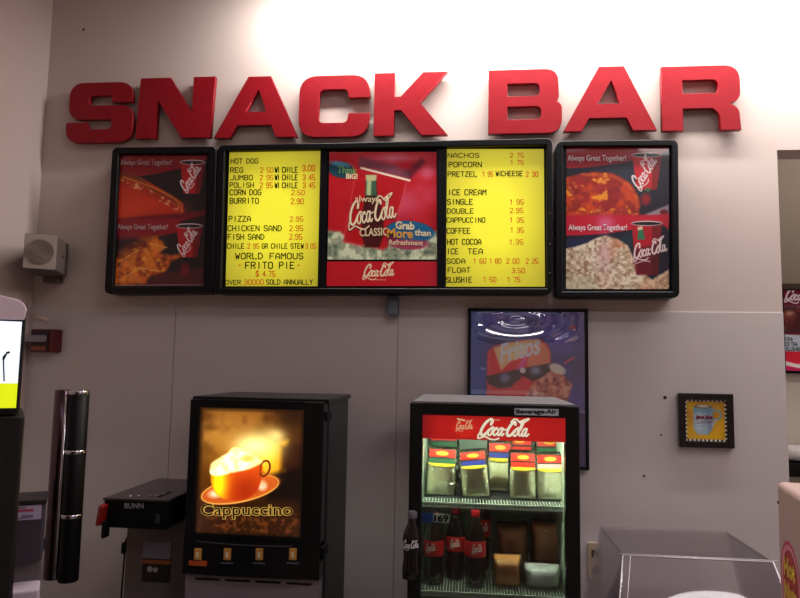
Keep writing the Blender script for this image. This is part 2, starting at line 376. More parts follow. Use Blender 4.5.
for ch, x0, y0, x1, y1, tilt in (('S', 67, 82.5, 133.5, 142.5, 0), ('N', 137, 77.5, 214, 138, 0), ('A', 215, 76.5, 298.5, 137.5, 0), ('C', 299, 75.5, 370, 137, 0),
                           ('K', 374, 72.5, 448, 135.5, 0), ('B', 488.5, 69.5, 562, 133.5, 0), ('A', 563, 66.5, 656.5, 131, 0), ('R', 661.5, 65.8, 740.5, 130.5, 0)):
    Yf = -.042
    a = P(x0, (y0+y1)/2, Yf)[0]; b = P(x1, (y0+y1)/2, Yf)[0]; zt_ = P((x0+x1)/2, y0, Yf)[2]; zb_ = P((x0+x1)/2, y1, Yf)[2]
    W, H = b-a, zt_-zb_
    me = outline_mesh([rounded(L, W, H) for L in LET[ch]], .024, .0015)
    me.transform(Matrix.Translation((a, Yf+.012, zb_)) @ Matrix.Rotation(PI/2, 4, 'X'))
    o = link_mesh('sign_letter', me, m_red, None, ((a+b)/2, Yf+.012, zb_))
    k = {67: 'letter S, first of the sign, above the hot dog poster', 137: 'letter N between the S and the first A', 215: 'letter A of the word SNACK, between N and C',
         299: 'letter C between the A and the K', 374: 'letter K ending the word SNACK', 488.5: 'letter B starting the word BAR', 563: 'letter A of the word BAR, between B and R',
         661.5: 'letter R, last of the sign, above the pizza poster'}[x0]
    tag(o, 'big raised red block ' + k, 'letter', 'raised red SNACK BAR letters')
    for fx in (.14, .86):   # short pegs that hold the letter off the wall
        G().lathe([(.006, -.020), (.006, 0)], (a+W*fx, 0, zb_+H*(.12 if ch != 'C' and ch != 'S' else .2)), 'y', 8).build('mounting_peg', m_blackm, o)

# ------------------------------------------------------------------ menu boards
def quadP(c, Y): return [P(x, y, Y) for x, y in c]
def frame_ring(name, outer, inner, Yf, Yb, mat, parent, bev=.004, rad=.03):
    """picture-frame like ring from px corners (tl,tr,br,bl)"""
    def loop(c, r):
        pts = [np.array(P(x, y, Yf)) for x, y in c]; L = [Vector((p[0], p[2])) for p in pts]; out = []
        for i in range(4):
            cc = L[i]; a = (L[i-1]-cc).normalized()*r; b = (L[(i+1) % 4]-cc).normalized()*r
            for k in range(7): t = k/6; q = (cc+a)*(1-t)**2+cc*2*t*(1-t)+(cc+b)*t*t; out.append((q.x, q.y))
        return out
    me = outline_mesh([loop(outer, rad), loop(inner, .002)], Yb-Yf, bev)
    me.transform(Matrix.Translation((0, (Yf+Yb)/2, 0)) @ Matrix.Rotation(PI/2, 4, 'X'))
    return link_mesh(name, me, mat, parent)
YF_ = -.105   # front of the boards
def cup(c, cx, top, bot, w1, w2, col=(190, 22, 30), rim=(215, 200, 200), rot_script=58, swid=30, sx=0, sy=0, dark=(22, 12, 18)):
    c.sub(c.poly([(cx-w1, top), (cx+w1, top), (cx+w2, bot), (cx-w2, bot)]), col)
    c.sub(c.poly([(cx+w1*.35, top), (cx+w1, top), (cx+w2, bot), (cx+w2*.5, bot)], .9), [v*.55 for v in col], .7)
    c.sub(c.ell(cx, top, w1+.6, 2.6), rim); c.sub(c.ell(cx, top+.2, w1-.9, 1.7), dark)
    if swid: script(c, cx+sx, bot+sy, swid, rot_script, (225, 215, 215), hs=1.4, fat=1.1)
def banner(c, x0, x1, y0, y1, col):
    c.sub(c.poly([(x0-3, y0-3), (x1+3, y0-3), (x1+3, y0+3)]+[(x1-(x1-x0)*t, y0+3+(y1-y0-3)*math.sin(t*PI/2)**.8) for t in np.linspace(0, 1, 12)]+[(x0-3, y1)]), col)
def paint_left():
    c = Canvas(116, 155, 206, 286, 2.6, (20, 14, 20))
    # upper half: hot dog
    n = c.noise(6, 1)
    banner(c, 116, 206, 155, 177, (140, 16, 28))
    c.sub(c.poly([(114, 174), (140, 178), (165, 192), (183, 203), (186, 213), (180, 224), (114, 224)]), (196, 44, 22))
    c.sub(c.glow(130, 212, 26, 16), (230, 72, 22), .6)
    c.sub(c.glow(160, 222, 26, 8), (120, 18, 22), .7)
    c.sub(c.stroke(spl([(116, 176), (134, 180), (150, 190), (168, 198), (178, 205)]), 8, 1.5), (120, 50, 20))
    bl = c.noise(3.0, 4)
    c.sub(c.stroke(spl([(116, 182), (134, 186), (150, 194), (166, 202), (176, 208)]), 7, 1.2), (170, 40, 18), .9)
    c.sub(c.stroke(spl([(118, 182), (134, 186), (150, 194), (166, 202), (176, 208)]), 6)*np.clip((bl-.5)*6, 0, 1), (225, 160, 100), .9)
    c.sub(c.stroke(spl([(120, 177), (150, 187), (172, 198), (180, 205), (182, 214), (178, 221)]), 1.6, .8), (222, 120, 44), .9)
    c.sub(c.poly([(183, 200), (192, 203), (192, 213), (184, 214)], 1.5), (70, 30, 22), .8)
    cup(c, 191, 162, 194, 12.5, 8.2, (176, 18, 26), swid=28, sx=-6, sy=-2)
    c.sub(c.poly([(178, 214), (206, 210), (206, 222), (114, 222), (114, 219)], 1.2), (110, 12, 26))
    # lower half: nachos
    banner(c, 116, 206, 222, 240, (140, 14, 28))
    c.sub(c.poly([(180, 222), (206, 216), (206, 230), (190, 228)], 1), (24, 14, 22))
    n2 = c.noise(9, 11, 4); n3 = c.noise(5, 13, 3)
    msk = c.poly([(112, 258), (126, 246), (142, 238), (158, 236), (166, 246), (160, 254), (172, 256), (190, 254), (172, 262), (168, 272), (152, 278), (146, 290), (112, 290)], 2)
    c.sub(msk, (150, 52, 16)); c.sub(msk*np.clip((n2-.45)*5, 0, 1), (228, 112, 22), .9); c.sub(msk*np.clip((n3-.58)*6, 0, 1), (244, 170, 50), .8); c.sub(msk*np.clip((.4-n3)*6, 0, 1), (58, 16, 14), .8)
    c.sub(c.poly([(112, 236), (140, 238), (158, 236), (112, 262)], 3), (60, 22, 22), .6)
    for a, b, d in (((120, 262), (140, 250), (134, 270)), ((140, 268), (162, 272), (152, 256)), ((150, 244), (168, 248), (156, 256)), ((122, 280), (138, 270), (144, 284))):
        c.sub(c.poly([a, b, d], .8), (236, 128, 34), .75); c.sub(c.stroke([a, b], .9), (250, 190, 90), .8)
    c.sub(c.poly([(144, 290), (160, 274), (206, 268), (206, 290)], 1.5), (84, 14, 26), .9)
    cup(c, 190, 226.5, 258, 13, 8.5, (172, 18, 26), swid=27, sx=-6, sy=-2)
    c.sub(c.ell(187, 269, 4.5, 6, 0, 2), (150, 22, 24), .7)
    c.sub(c.poly([(114, 284.6), (206, 284.6), (206, 287), (114, 287)]), (150, 110, 110), .8)
    return c
def paint_right():
    c = Canvas(566, 147, 669, 289, 2.6, (26, 24, 42))
    banner(c, 566, 669, 147, 168, (162, 20, 40))
    c.sub(c.poly([(600, 170), (650, 158), (650, 200), (610, 190)], 6), (44, 50, 66), .7)
    # pizza
    n = c.noise(9, 21, 4); n2 = c.noise(6, 22, 3)
    pz = c.poly(spl([(564, 178), (585, 173), (610, 173), (628, 182), (638, 196), (640, 210), (630, 219), (564, 220)]), 1)
    c.sub(pz, (150, 36, 28)); c.sub(pz*np.clip((n-.42)*5, 0, 1), (206, 70, 28), .9); c.sub(pz*np.clip((n2-.6)*7, 0, 1), (244, 160, 50), .85); c.sub(pz*np.clip((.38-n2)*6, 0, 1), (110, 22, 40), .8)
    for x, y, r in ((584, 200, 6), (600, 188, 6), (602, 206, 7), (618, 196, 6), (578, 184, 5), (622, 210, 5)):
        c.sub(c.ell(x, y, r, r*.7, 0, 1.5), (160, 34, 44), .75)
    c.sub(c.stroke(spl([(585, 175), (610, 176), (626, 184), (636, 197), (637, 210)]), 2.2, 1), (196, 100, 40), .6)
    c.sub(c.poly([(636, 219), (669, 205), (669, 219)], 1), (150, 130, 140)); c.sub(c.ell(664, 213, 4, 3), (110, 20, 30))
    cup(c, 647, 155, 190, 15, 9.5, (196, 26, 36), swid=34, sx=-8, sy=0)
    c.sub(c.ell(646, 200, 5, 6, 0, 2), (170, 26, 30), .8); c.sub(c.ell(648, 190, 3, 2), (60, 120, 70), .7)
    # popcorn
    banner(c, 566, 669, 218.5, 236, (196, 22, 50))
    c.sub(c.glow(606, 224, 9, 8), (226, 130, 170), .7)
    c.sub(c.poly([(655, 216), (669, 214), (669, 230), (662, 225)], 1), (196, 22, 50))
    c.sub(c.poly([(612, 240), (634, 232), (634, 248), (612, 250)], 3), (24, 60, 66), .7)
    c.sub(c.poly([(566, 240), (590, 238), (590, 248), (566, 250)], 3), (30, 44, 90), .7)
    pc = c.poly([(562, 250), (576, 247), (586, 244), (596, 239), (606, 236), (618, 240), (628, 246), (634, 258), (640, 270), (652, 280), (669, 270), (669, 292), (562, 292)], 1)
    n = c.noise(2.6, 31, 2); n2 = c.noise(14, 33, 2)
    c.sub(pc, (196, 176, 150)); c.sub(pc*np.clip((n-.5)*6, 0, 1), (240, 226, 200), .9); c.sub(pc*np.clip((.42-n)*6, 0, 1), (146, 104, 78), .85)
    c.sub(pc*np.clip((c.X-596)/22, 0, 1)*np.clip((n2-.35)*3, 0, 1), (196, 104, 72), .55)
    c.sub(c.glow(604, 258, 8, 18), (214, 176, 190), .5)
    c.sub(c.poly([(562, 280), (590, 276), (600, 292), (562, 292)], 4), (198, 196, 160), .6)
    cup(c, 647, 224, 275, 15, 10.5, (180, 20, 36), swid=0)
    c.sub(c.poly([(633, 250), (661, 244), (657, 275), (637, 275)], 2), (60, 10, 24), .65)
    c.sub(c.poly([(637.5, 240), (639, 229), (643, 229), (645.5, 240)]), (40, 120, 84)); c.sub(c.poly([(638, 231), (638, 227.5), (642.5, 227), (643, 230)]), (230, 200, 170))
    script(c, 634, 259, 34, 14, (235, 215, 215), hs=1.5, fat=1.1)
    c.sub(c.stroke([(636, 264), (644, 261), (650, 262)], 1.2), (220, 200, 200), .8)
    c.sub(pc*c.poly([(640, 283), (648, 278), (669, 270), (669, 292), (640, 292)], 1), (214, 160, 120), .4)
    return c
def paint_center():
    c = Canvas(328, 152, 437, 259, 2.8, (190, 16, 30))
    n = c.noise(28, 41, 3); c.sub(np.clip((n-.5)*3, 0, 1), (214, 84, 108), .55); c.sub(np.clip((.42-n)*4, 0, 1), (130, 8, 24), .7)
    c.sub(c.glow(400, 205, 26, 14), (214, 90, 122), .7); c.sub(c.glow(395, 158, 26, 4), (220, 150, 170), .6); c.sub(c.glow(428, 172, 9, 8), (222, 130, 160), .6)
    c.sub(c.poly([(405, 172), (422, 158), (426, 162), (410, 180)], 2), (70, 10, 30), .7)
    for y, k in ((162, .5), (166, .7), (170, .6)):
        c.sub(c.stroke(spl([(360, y-4), (375, y), (392, y+4), (408, y+10)]), 3, 2), (60, 90, 110), k)
    # ice along the bottom
    n = c.noise(6, 43, 3); ice = c.poly([(326, 230), (340, 232), (352, 242), (370, 246), (384, 250), (392, 238), (410, 240), (440, 230), (440, 262), (326, 262)], 2)
    c.sub(ice, (150, 158, 130)); c.sub(ice*np.clip((n-.5)*6, 0, 1), (222, 226, 190), .9); c.sub(ice*np.clip((.42-n)*6, 0, 1), (80, 96, 78), .8)
    # tilted cup
    c.sub(c.poly([(356, 170), (408, 181), (388, 248), (344, 242)], .8), (184, 10, 22), .85)
    c.sub(c.stroke([(356, 170), (344, 242)], 1, .8), (216, 90, 90), .7); c.sub(c.stroke([(407, 182), (398, 214)], 1, .8), (230, 120, 120), .7)
    c.sub(c.stroke([(344, 241), (362, 246)], 1.6, .8), (230, 80, 80), .8)
    c.sub(c.stroke([(361, 168), (410, 180.5)], 2.2), (240, 200, 170)); c.sub(c.stroke([(361, 168.5), (410, 181)], .8), (255, 240, 220))
    # bottle
    c.sub(c.poly([(366, 175), (376, 175), (377, 192), (380, 204), (384, 216), (384, 236), (380, 247), (366, 247), (362, 236), (362, 216), (364, 204), (366, 192)], .8), (70, 8, 14))
    c.sub(c.poly([(366, 178), (376, 178), (377, 196), (365, 196)], .7), (60, 96, 70)); c.sub(c.poly([(367, 178), (371.5, 178), (371, 196), (366.5, 196)], .8), (196, 206, 150), .9)
    c.sub(c.poly([(365.5, 175), (377, 175), (376, 181), (366, 181)], .6), (196, 190, 140)); c.sub(c.stroke([(367, 196), (377, 197)], 1.4), (30, 20, 20))
    script(c, 349, 226, 48, 10, (60, 6, 12), .8, hs=1.75, fat=1.4); script(c, 349, 225, 48, 10, (240, 222, 184), hs=1.75, fat=.98)
    # badges
    c.sub(c.ell(340, 170, 13, 8, 10, .8), (20, 70, 86)); c.sub(c.ell(339, 164, 11, 2.4, 8, 1.2), (90, 160, 190), .8)
    c.sub(c.ell(407, 240, 20, 9, 6, .8), (120, 24, 54)); c.sub(c.ell(411, 231, 24, 10, 6, .8), (20, 96, 140)); c.sub(c.ell(409, 244, 20, 5, 2, 1), (170, 70, 96), .8)
    return c
def paint_band():
    c = Canvas(326, 261, 437, 286, 2.8, (196, 20, 36))
    c.sub(np.clip((c.X-400)/60, 0, 1), (176, 40, 60), .6)
    script(c, 363, 276.5, 31, 3, (236, 220, 180), hs=1.5, fat=1.15); c.sub(c.stroke([(376, 279.6), (386, 279.8)], 1.0), (226, 160, 130), .8)
    return c
m_faint_glow = M_print('poster_print', .3, .9, .04, .35)  # side boards are unlit; a faint glow is added to their print
m_backlit = M_print('backlit_poster_print', .3, .75, .2, .35)
GT = 'Always Great Together!'

# left poster board
oc = [(112.5, 147.5), (217, 146.5), (213.5, 292.5), (104.5, 294)]; ic = [(119, 154), (208.5, 153.5), (204.5, 286.5), (113, 287.5)]
pc_ = [(120, 155.5), (207.5, 155.5), (203.5, 285.5), (114, 286)]
bot = P(160, 292, 0)
t = thing('poster_board', 'black framed wall board with hot dog and nacho posters, leftmost board', 'sign', (bot[0], -.01, bot[2]), 'boards hung in a row')
frame_ring('frame', oc, ic, YF_, -.005, m_frame, t)
def backing(c, Y, t, mat=m_inner, name='backing'):
    q = quadP(c, Y); q2 = [p+np.array((0, .03, 0)) for p in q]; return G().hexa([q[0], q[3], q[2], q[1], q2[0], q2[3], q2[2], q2[1]]).build(name, mat, t)
backing([(117, 152.5), (210.5, 152), (206, 288.5), (111, 289.5)], YF_+.022, t)
paint_left().build('poster', quadP(pc_, YF_+.018), m_faint_glow, t)
text_px('slogan_lettering', GT, m_silver, t, 120.5, 159.5, 172, 166.5, YF_+.0165, bold=.01)
text_px('slogan_lettering', GT, m_silver, t, 117.5, 224, 168, 231, YF_+.0165, bold=.01)

# right poster board
oc = [(556, 141), (678, 139.5), (679.5, 298), (555.5, 297.5)]; ic = [(563, 146.5), (671.5, 146), (672.5, 291.5), (562.5, 291.5)]
bot = P(617, 297, 0)
t = thing('poster_board', 'black framed wall board with pizza and popcorn posters, rightmost board', 'sign', (bot[0], -.01, bot[2]), 'boards hung in a row')
frame_ring('frame', oc, ic, YF_, -.005, m_frame, t)
backing([(561, 144.5), (673.5, 144), (674.5, 293.5), (560.5, 293.5)], YF_+.022, t)
paint_right().build('poster', quadP([(566.5, 147.5), (669, 147), (669, 289), (566, 289)], YF_+.018), m_faint_glow, t)
text_px('slogan_lettering', GT, m_white, t, 567.5, 155, 626, 162.5, YF_+.0165, bold=.01)
text_px('slogan_lettering', GT, m_white, t, 568.5, 224.5, 627, 232, YF_+.0165, bold=.01)

# main menu board
oc = [(218, 145.5), (552.5, 138), (552.5, 294), (213.5, 293.5)]
bot = P(385, 293, 0)
t = thing('menu_board', 'long black lightbox menu board with two yellow price panels around a red drink poster', 'sign', (bot[0], -.01, bot[2]), 'boards hung in a row')
frame_ring('frame', oc, [(225, 151), (546.5, 145), (547, 288.5), (221, 288)], YF_, -.005, m_frame, t)
backing([(223, 149.5), (548, 143), (549, 290.5), (218.5, 290)], YF_+.03, t)
def yellow(name, c):
    m = bpy.data.materials.new(name); m.use_nodes = True; nt = m.node_tree; b = nt.nodes['Principled BSDF']
    b.inputs['Base Color'].default_value = (*lin((150, 140, 30)), 1); b.inputs['Roughness'].default_value = .35
    # lamp tubes behind the plastic: brighter middle, dimmer rim (a lit box)
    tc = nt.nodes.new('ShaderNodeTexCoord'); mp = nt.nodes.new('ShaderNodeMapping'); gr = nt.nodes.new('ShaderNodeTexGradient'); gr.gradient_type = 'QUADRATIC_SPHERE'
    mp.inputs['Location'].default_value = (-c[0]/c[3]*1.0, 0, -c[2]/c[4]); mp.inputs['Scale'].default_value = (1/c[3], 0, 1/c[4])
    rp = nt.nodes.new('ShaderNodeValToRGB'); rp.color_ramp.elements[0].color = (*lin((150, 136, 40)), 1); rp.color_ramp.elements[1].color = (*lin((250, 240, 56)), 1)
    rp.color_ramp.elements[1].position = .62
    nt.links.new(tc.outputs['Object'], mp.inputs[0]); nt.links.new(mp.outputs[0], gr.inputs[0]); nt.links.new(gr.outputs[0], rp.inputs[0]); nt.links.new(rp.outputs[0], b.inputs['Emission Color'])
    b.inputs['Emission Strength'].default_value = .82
    return m
def slab(name, c, Y, th, mat, t):
    q = quadP(c, Y); q2 = [p+np.array((0, th, 0)) for p in q]; return G().hexa([q[0], q[3], q[2], q[1], q2[0], q2[3], q2[2], q2[1]]).build(name, mat, t)
Yp = YF_+.02
org = ORG[t.name]
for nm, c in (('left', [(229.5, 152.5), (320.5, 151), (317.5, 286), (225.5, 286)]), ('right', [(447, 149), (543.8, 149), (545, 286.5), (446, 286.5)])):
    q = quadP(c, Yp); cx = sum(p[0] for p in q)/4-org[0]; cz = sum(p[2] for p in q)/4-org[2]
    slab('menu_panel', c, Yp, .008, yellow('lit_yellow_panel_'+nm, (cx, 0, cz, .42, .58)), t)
for c in ([(320.5, 149), (327.5, 149), (325.5, 289), (317.5, 289)], [(437.5, 147), (446, 147), (445.5, 290), (437, 290)]):
    slab('divider', c, YF_+.012, .015, m_frame, t)
paint_center().build('poster', quadP([(329.5, 152), (436.5, 152), (437, 259.5), (327.5, 259.5)], Yp), m_backlit, t)
paint_band().build('logo_band', quadP([(327, 261.5), (437, 261.5), (437, 286), (326.5, 286)], Yp), m_backlit, t)
Yt = Yp-.0015
m_orange = M('orange_print_ink', (214, 150, 50), .5); m_teal = M('teal_print_ink', (110, 160, 90), .5)
text_px('poster_lettering', 'Think', m_teal, t, 337, 166, 357, 173, Yt, dy=1, bold=.02)
text_px('poster_lettering', 'BIG!', m_cream, t, 346, 173.5, 357.5, 179, Yt, bold=.04)
text_px('poster_lettering', 'always', m_cream, t, 355, 195.5, 379, 204, Yt, dy=0, bold=.01)
text_px('poster_lettering', 'CLASSIC', m_cream, t, 359.5, 228.5, 388, 236.5, Yt, dy=-1, bold=.02)
text_px('poster_lettering', 'Grab', m_cream, t, 395.5, 221, 414.5, 229, Yt, dy=1, bold=.04)
text_px('poster_lettering', 'More', m_orange, t, 387, 228, 413, 237.5, Yt, dy=1, bold=.03)
text_px('poster_lettering', 'than', m_cream, t, 414.5, 229, 431, 235.5, Yt, dy=1, bold=.03)
text_px('poster_lettering', 'Refreshment', m_cream, t, 389, 239.5, 423, 244.5, Yt, dy=1, bold=.02)
L1 = [('HOT DOG', 231, 158, 258, 163.5), ('REG', 230.5, 167, 243, 172.5), ('w| CHILE', 275, 166.5, 297.5, 172.5), ('JUMBO', 230.5, 174.5, 252.5, 180), ('w| CHILE', 275, 174, 297.5, 180),
      ('POLISH', 230, 182, 253.5, 187.5), ('w| CHILE', 275, 182, 297.5, 188), ('CORN DOG', 230, 189, 261, 195), ('BURRITO', 230, 197.5, 258.5, 203.5),
      ('PIZZA', 229, 215.5, 250.5, 221.5), ('CHICKEN SAND', 228, 225, 281.5, 231), ('FISH SAND', 228, 233.5, 264, 239.5), ('CHILE', 227.5, 243, 244, 248.5), ('GR CHILE STEW', 262, 243, 303.5, 248.5),
      ('WORLD', 235.5, 252.5, 262.5, 259), ('FAMOUS', 270, 252.5, 303, 259), ('FRITO', 245.5, 261.5, 272.5, 268.5), ('PIE', 279.5, 261.5, 294, 268.5), ('OVER', 225.5, 279.5, 240.5, 284.5), ('SOLD ANNUALLY', 266.5, 279, 312.5, 284.5),
      ('NACHOS', 448, 152.5, 479, 157.5), ('POPCORN', 449, 161.5, 481.5, 167), ('PRETZEL', 448, 171, 477, 176.5), ('w|CHEESE', 496, 170.5, 522.5, 176), ('ICE CREAM', 448, 189, 486, 195), ('SINGLE', 447.5, 198.5, 472.5, 204.5),
      ('DOUBLE', 447.5, 208, 473.5, 213.5), ('CAPPUCCINO', 447, 217, 485, 222.5), ('COFFEE', 447, 227.5, 470, 233.5), ('HOT COCOA', 447.5, 238.5, 481, 244.5), ('ICE', 447, 248, 458, 254), ('TEA', 468, 248, 482.5, 254),
      ('SODA', 447, 258, 465, 263.5), ('FLOAT', 448, 267, 470, 272.5), ('SLUSHIE', 446.5, 276.5, 471.5, 282.5)]
for s, a, b, c, d in L1:
    sign_px('menu_lettering', s.upper(), m_ink, t, a, b, c, d, Yt, .18)
L2 = [('2 50', 260.5, 167, 273, 172.5), ('3.00', 302.5, 164.5, 315, 171), ('2 95', 260, 174.5, 273, 180), ('3 45', 303, 174, 315, 180), ('2 95', 260, 182, 272.5, 188), ('3 45', 303, 182, 315, 188), ('2.50', 291.5, 189.5, 304.5, 195), ('2.90', 291, 198, 303.5, 204),
      ('2.95', 290, 216, 303, 221.5), ('2.95', 289.5, 225, 303, 231), ('2.95', 289.5, 233.5, 302, 239.5), ('2 95', 247.5, 243, 259, 248.5), ('3 05', 305.5, 243, 316, 248.5), ('$ 4.75', 256, 270.5, 275, 276.5), ('30000', 244.5, 279, 263.5, 284.5),
      ('+', 238, 263, 241.5, 267), ('+', 297, 263, 300, 267),
      ('2 75', 510, 152.5, 523.5, 157.5), ('1 75', 511, 159.5, 523.5, 164.5), ('1 95', 483, 171, 493, 176.5), ('2 30', 526, 171, 538, 176.5), ('1 95', 510.5, 199, 523.5, 204.5), ('2.95', 510, 207.5, 523, 213), ('1 35', 510.5, 217, 523.5, 222.5),
      ('1 35', 511, 227, 523.5, 232.5), ('1.35', 510, 239, 523, 244.5), ('1 60', 474, 258, 486, 263.5), ('1 80', 490, 258, 501, 263.5), ('2 00', 506.5, 258, 519, 263.5), ('2 25', 526, 258, 538, 263.5), ('3.50', 512, 267.5, 524.5, 273), ('1 50', 484, 276.5, 496, 282), ('1 75', 508, 276.5, 520, 282)]
for s, a, b, c, d in L2: sign_px('price_lettering', s, m_redink, t, a, b, c, d, Yt, .15)
# small chrome locks on the right rim
for y in (213, 244, 273): 
    q = P(549.7, y, YF_); G().lathe([(.005, .0), (.004, -.004)], (q[0], YF_, q[2]), 'y', 12).build('lock', m_chrome, t)

# junction box under the board
a = P(387.5, 296, -.03); b = P(398.5, 316, -.03)
t = thing('junction_box', 'small grey electrical box with a seam line below the long menu board', 'electrical box', ((a[0]+b[0])/2, 0, b[2]))
G().box((a[0], -.045, b[2]), (b[0], 0, a[2]), bev=.004).build('box', M('grey_plastic', (92, 104, 116), .5, noise=.1), t)
G().box((a[0]+.006, -.049, b[2]+.008), (b[0]-.006, -.0445, a[2]-.02), bev=.002).build('lid', M('grey_lid', (104, 116, 126), .4, noise=.1), t)

# ------------------------------------------------------------------ cartoon snack poster behind the cooler
def paint_snack():
    c = Canvas(471, 310, 586, 467, 2.6, (44, 56, 130))
    n = c.noise(20, 51, 3); c.sub(np.clip((n-.45)*3, 0, 1), (60, 50, 150), .8); c.sub(np.clip((.5-n)*4, 0, 1), (20, 30, 80), .6)
    c.sub(np.clip((492-c.X)/14, 0, 1), (20, 84, 160), .8)
    for k in range(7): c.sub(c.stroke([(540+k*5, 352), (560+k*7, 322+k*2)], 1.6, 2), (90, 96, 190), .5)
    c.sub(c.stroke([(566, 363), (575, 357)], 2.2), (180, 60, 90)); c.sub(c.ell(575, 326, 4, 3, 0, 1.5), (180, 50, 60), .8)
    # snack bag
    c.sub(c.poly([(488, 352), (494, 346), (520, 340), (542, 338), (551, 346), (553, 366), (548, 430), (500, 434), (487, 400)], .8), (206, 26, 40))
    c.sub(c.poly([(494, 348), (512, 342), (540, 338), (549, 350), (550, 362), (530, 356), (512, 362), (502, 372)], 1.2), (226, 170, 120))
    c.sub(c.poly([(530, 344), (546, 342), (552, 352), (551, 364), (528, 368)], 1.5), (226, 120, 84))
    c.sub(c.poly([(528, 352), (532, 350), (524, 370), (516, 372)], 1), (214, 90, 170), .8)
    c.sub(c.stroke(spl([(491, 352), (489, 366), (491, 380), (489, 392)]), 2.5, 1), (236, 80, 96), .7)
    # sunglasses laid across the bag
    c.sub(c.poly([(486, 378), (520, 370), (556, 362), (556, 366), (544, 380), (532, 382), (524, 376), (516, 388), (500, 390), (490, 386)], .8), (24, 22, 34))
    c.sub(c.ell(506, 379, 5, 5, 0, 2), (120, 140, 180), .8); c.sub(c.ell(537, 371, 5, 4, 0, 2), (140, 160, 196), .8)
    c.sub(c.ell(524, 371, 3, 3, 0, .7), (220, 215, 220)); c.sub(c.ell(522, 385, 10, 4, -25, .8), (226, 40, 52))
    # chips bowl
    n = c.noise(4, 55, 3); m = c.poly([(526, 400), (534, 384), (546, 376), (556, 368), (566, 376), (574, 384), (570, 400), (564, 408), (520, 408)], 1)
    c.sub(m, (176, 92, 80)); c.sub(m*np.clip((n-.5)*6, 0, 1), (226, 170, 140), .8); c.sub(m*np.clip((.4-n)*6, 0, 1), (80, 20, 34), .8)
    c.sub(c.ell(559, 369, 9, 5, 25, 1), (214, 196, 180)); c.C = np.minimum(255, c.C*1.22+6)
    return c
x0, zt_, = P(468, 308.5, -.03)[0], P(528, 308.5, -.03)[2]; x1 = P(588.5, 380, -.03)[0]; zb_ = P(580, 470, -.03)[2]
t = thing('framed_poster', 'black framed blue snack poster with a chip bag in sunglasses behind the cooler', 'poster', ((x0+x1)/2, -.005, zb_))
g = G(); w = .014
for a, b in (((x0, zb_), (x0+w, zt_)), ((x1-w, zb_), (x1, zt_)), ((x0, zt_-w), (x1, zt_)), ((x0, zb_), (x1, zb_+w))): g.box((a[0], -.034, a[1]), (b[0], -.006, b[1]), bev=.002)
g.build('frame', m_frame, t)
G().box((x0+.004, -.014, zb_+.004), (x1-.004, -.006, zt_-.004)).build('backing', m_blackm, t)
cs = paint_snack(); zi = zb_+w
m_sn = M_print('snack_poster_print', .4, 1.0, .12, 0)  # added glow brightens the print; nothing lights it from behind
cs.build('poster', [(x0+w, -.016, zt_-w), (x1-w, -.016, zt_-w), (x1-w, -.016, zi), (x0+w, -.016, zi)], m_sn, t)
text_px('poster_lettering', 'Fritos', M('silver_wordmark', (226, 232, 238), .4, emit=(226, 232, 238), es=.15), t, 500, 344, 540, 364, -.0185, dy=-10, bold=.03, hd=1)
# warped clear cover that bulges at the top and mirrors the ceiling tubes
NX, NZ = 170, 260; vs = []; fs = []
Wd_, Ht_ = x1-x0-2*w, zt_-zb_-2*w
for j in range(NZ+1):
    for i in range(NX+1):
        u, v = i/NX, j/NZ; X = x0+w+Wd_*u; Z = zt_-w-Ht_*v
        r = math.hypot((u-.40)*Wd_*.62, (v-.055)*Ht_*1.5); env = math.exp(-(max(0, v-.02)/.17)**4)*min(1, u*14, (1-u)*14, v*60+.1)
        r2 = math.hypot((u-.10)*Wd_, (v-.36)*Ht_*1.2)
        h = .0041*math.cos(2*PI*r/.060)*env+.0018*math.cos(r2/.03*2)*math.exp(-(r2/.04)**2)
        vs.append((X, -.029-h, Z))
for j in range(NZ):
    for i in range(NX):
        a = j*(NX+1)+i; fs.append((a, a+NX+1, a+NX+2, a+1))
me = bpy.data.meshes.new('clear_cover'); me.from_pydata(vs, [], fs); me.update()
for p in me.polygons: p.use_smooth = True
link_mesh('clear_cover', me, clear('poster_film', (252, 252, 254), 9, .03), t)

# ------------------------------------------------------------------ mug picture
def paint_mug():
    c = Canvas(685, 399, 729, 443, 4.5, (206, 160, 34))
    n = c.noise(9, 61, 3); c.sub(np.clip((n-.45)*4, 0, 1), (176, 120, 40), .6); c.sub(np.clip((c.X+c.Y-1128)/24, 0, 1), (236, 180, 20), .6)
    q = 2.2
    for d in range(20):
        for s_ in range(4):
            a = 685+d*q; b = 399+d*q
            r = [(a, 399, a+q, 401.2), (a, 440.8, a+q, 443), (685, b, 687.2, b+q), (726.8, b, 729, b+q)][s_]
            m = ((c.X >= r[0]) & (c.X < r[2]) & (c.Y >= r[1]) & (c.Y < r[3])).astype(float); c.sub(m, (232, 226, 214) if (d+(s_ in (1, 3))) % 2 else (24, 20, 24))
    c.sub(c.poly([(694, 408), (715, 408), (714, 430), (709, 436), (698, 436), (694, 430)], .8), (150, 176, 190))
    c.sub(c.poly([(694, 408), (715, 408), (715, 413), (694, 413)], 1), (96, 150, 170), .8); c.sub(c.glow(700, 422, 4, 10), (214, 224, 224), .7)
    c.sub(c.poly([(709, 410), (715, 410), (714, 430), (709, 436)], 1.5), (110, 120, 150), .6)
    c.sub(c.ell(704.5, 406.5, 10, 2.2), (110, 110, 96)); c.sub(c.ell(704.5, 406, 6, 1.3), (196, 190, 176))
    c.sub(c.ring(717.5, 415, 6.5, 6, 2), (120, 160, 170)); c.sub(c.stroke([(718, 420), (714, 426)], 2), (150, 176, 180))
    for y in (424.5, 427): c.sub(c.stroke([(695, y), (712, y)], .6), (110, 130, 150), .8)
    return c
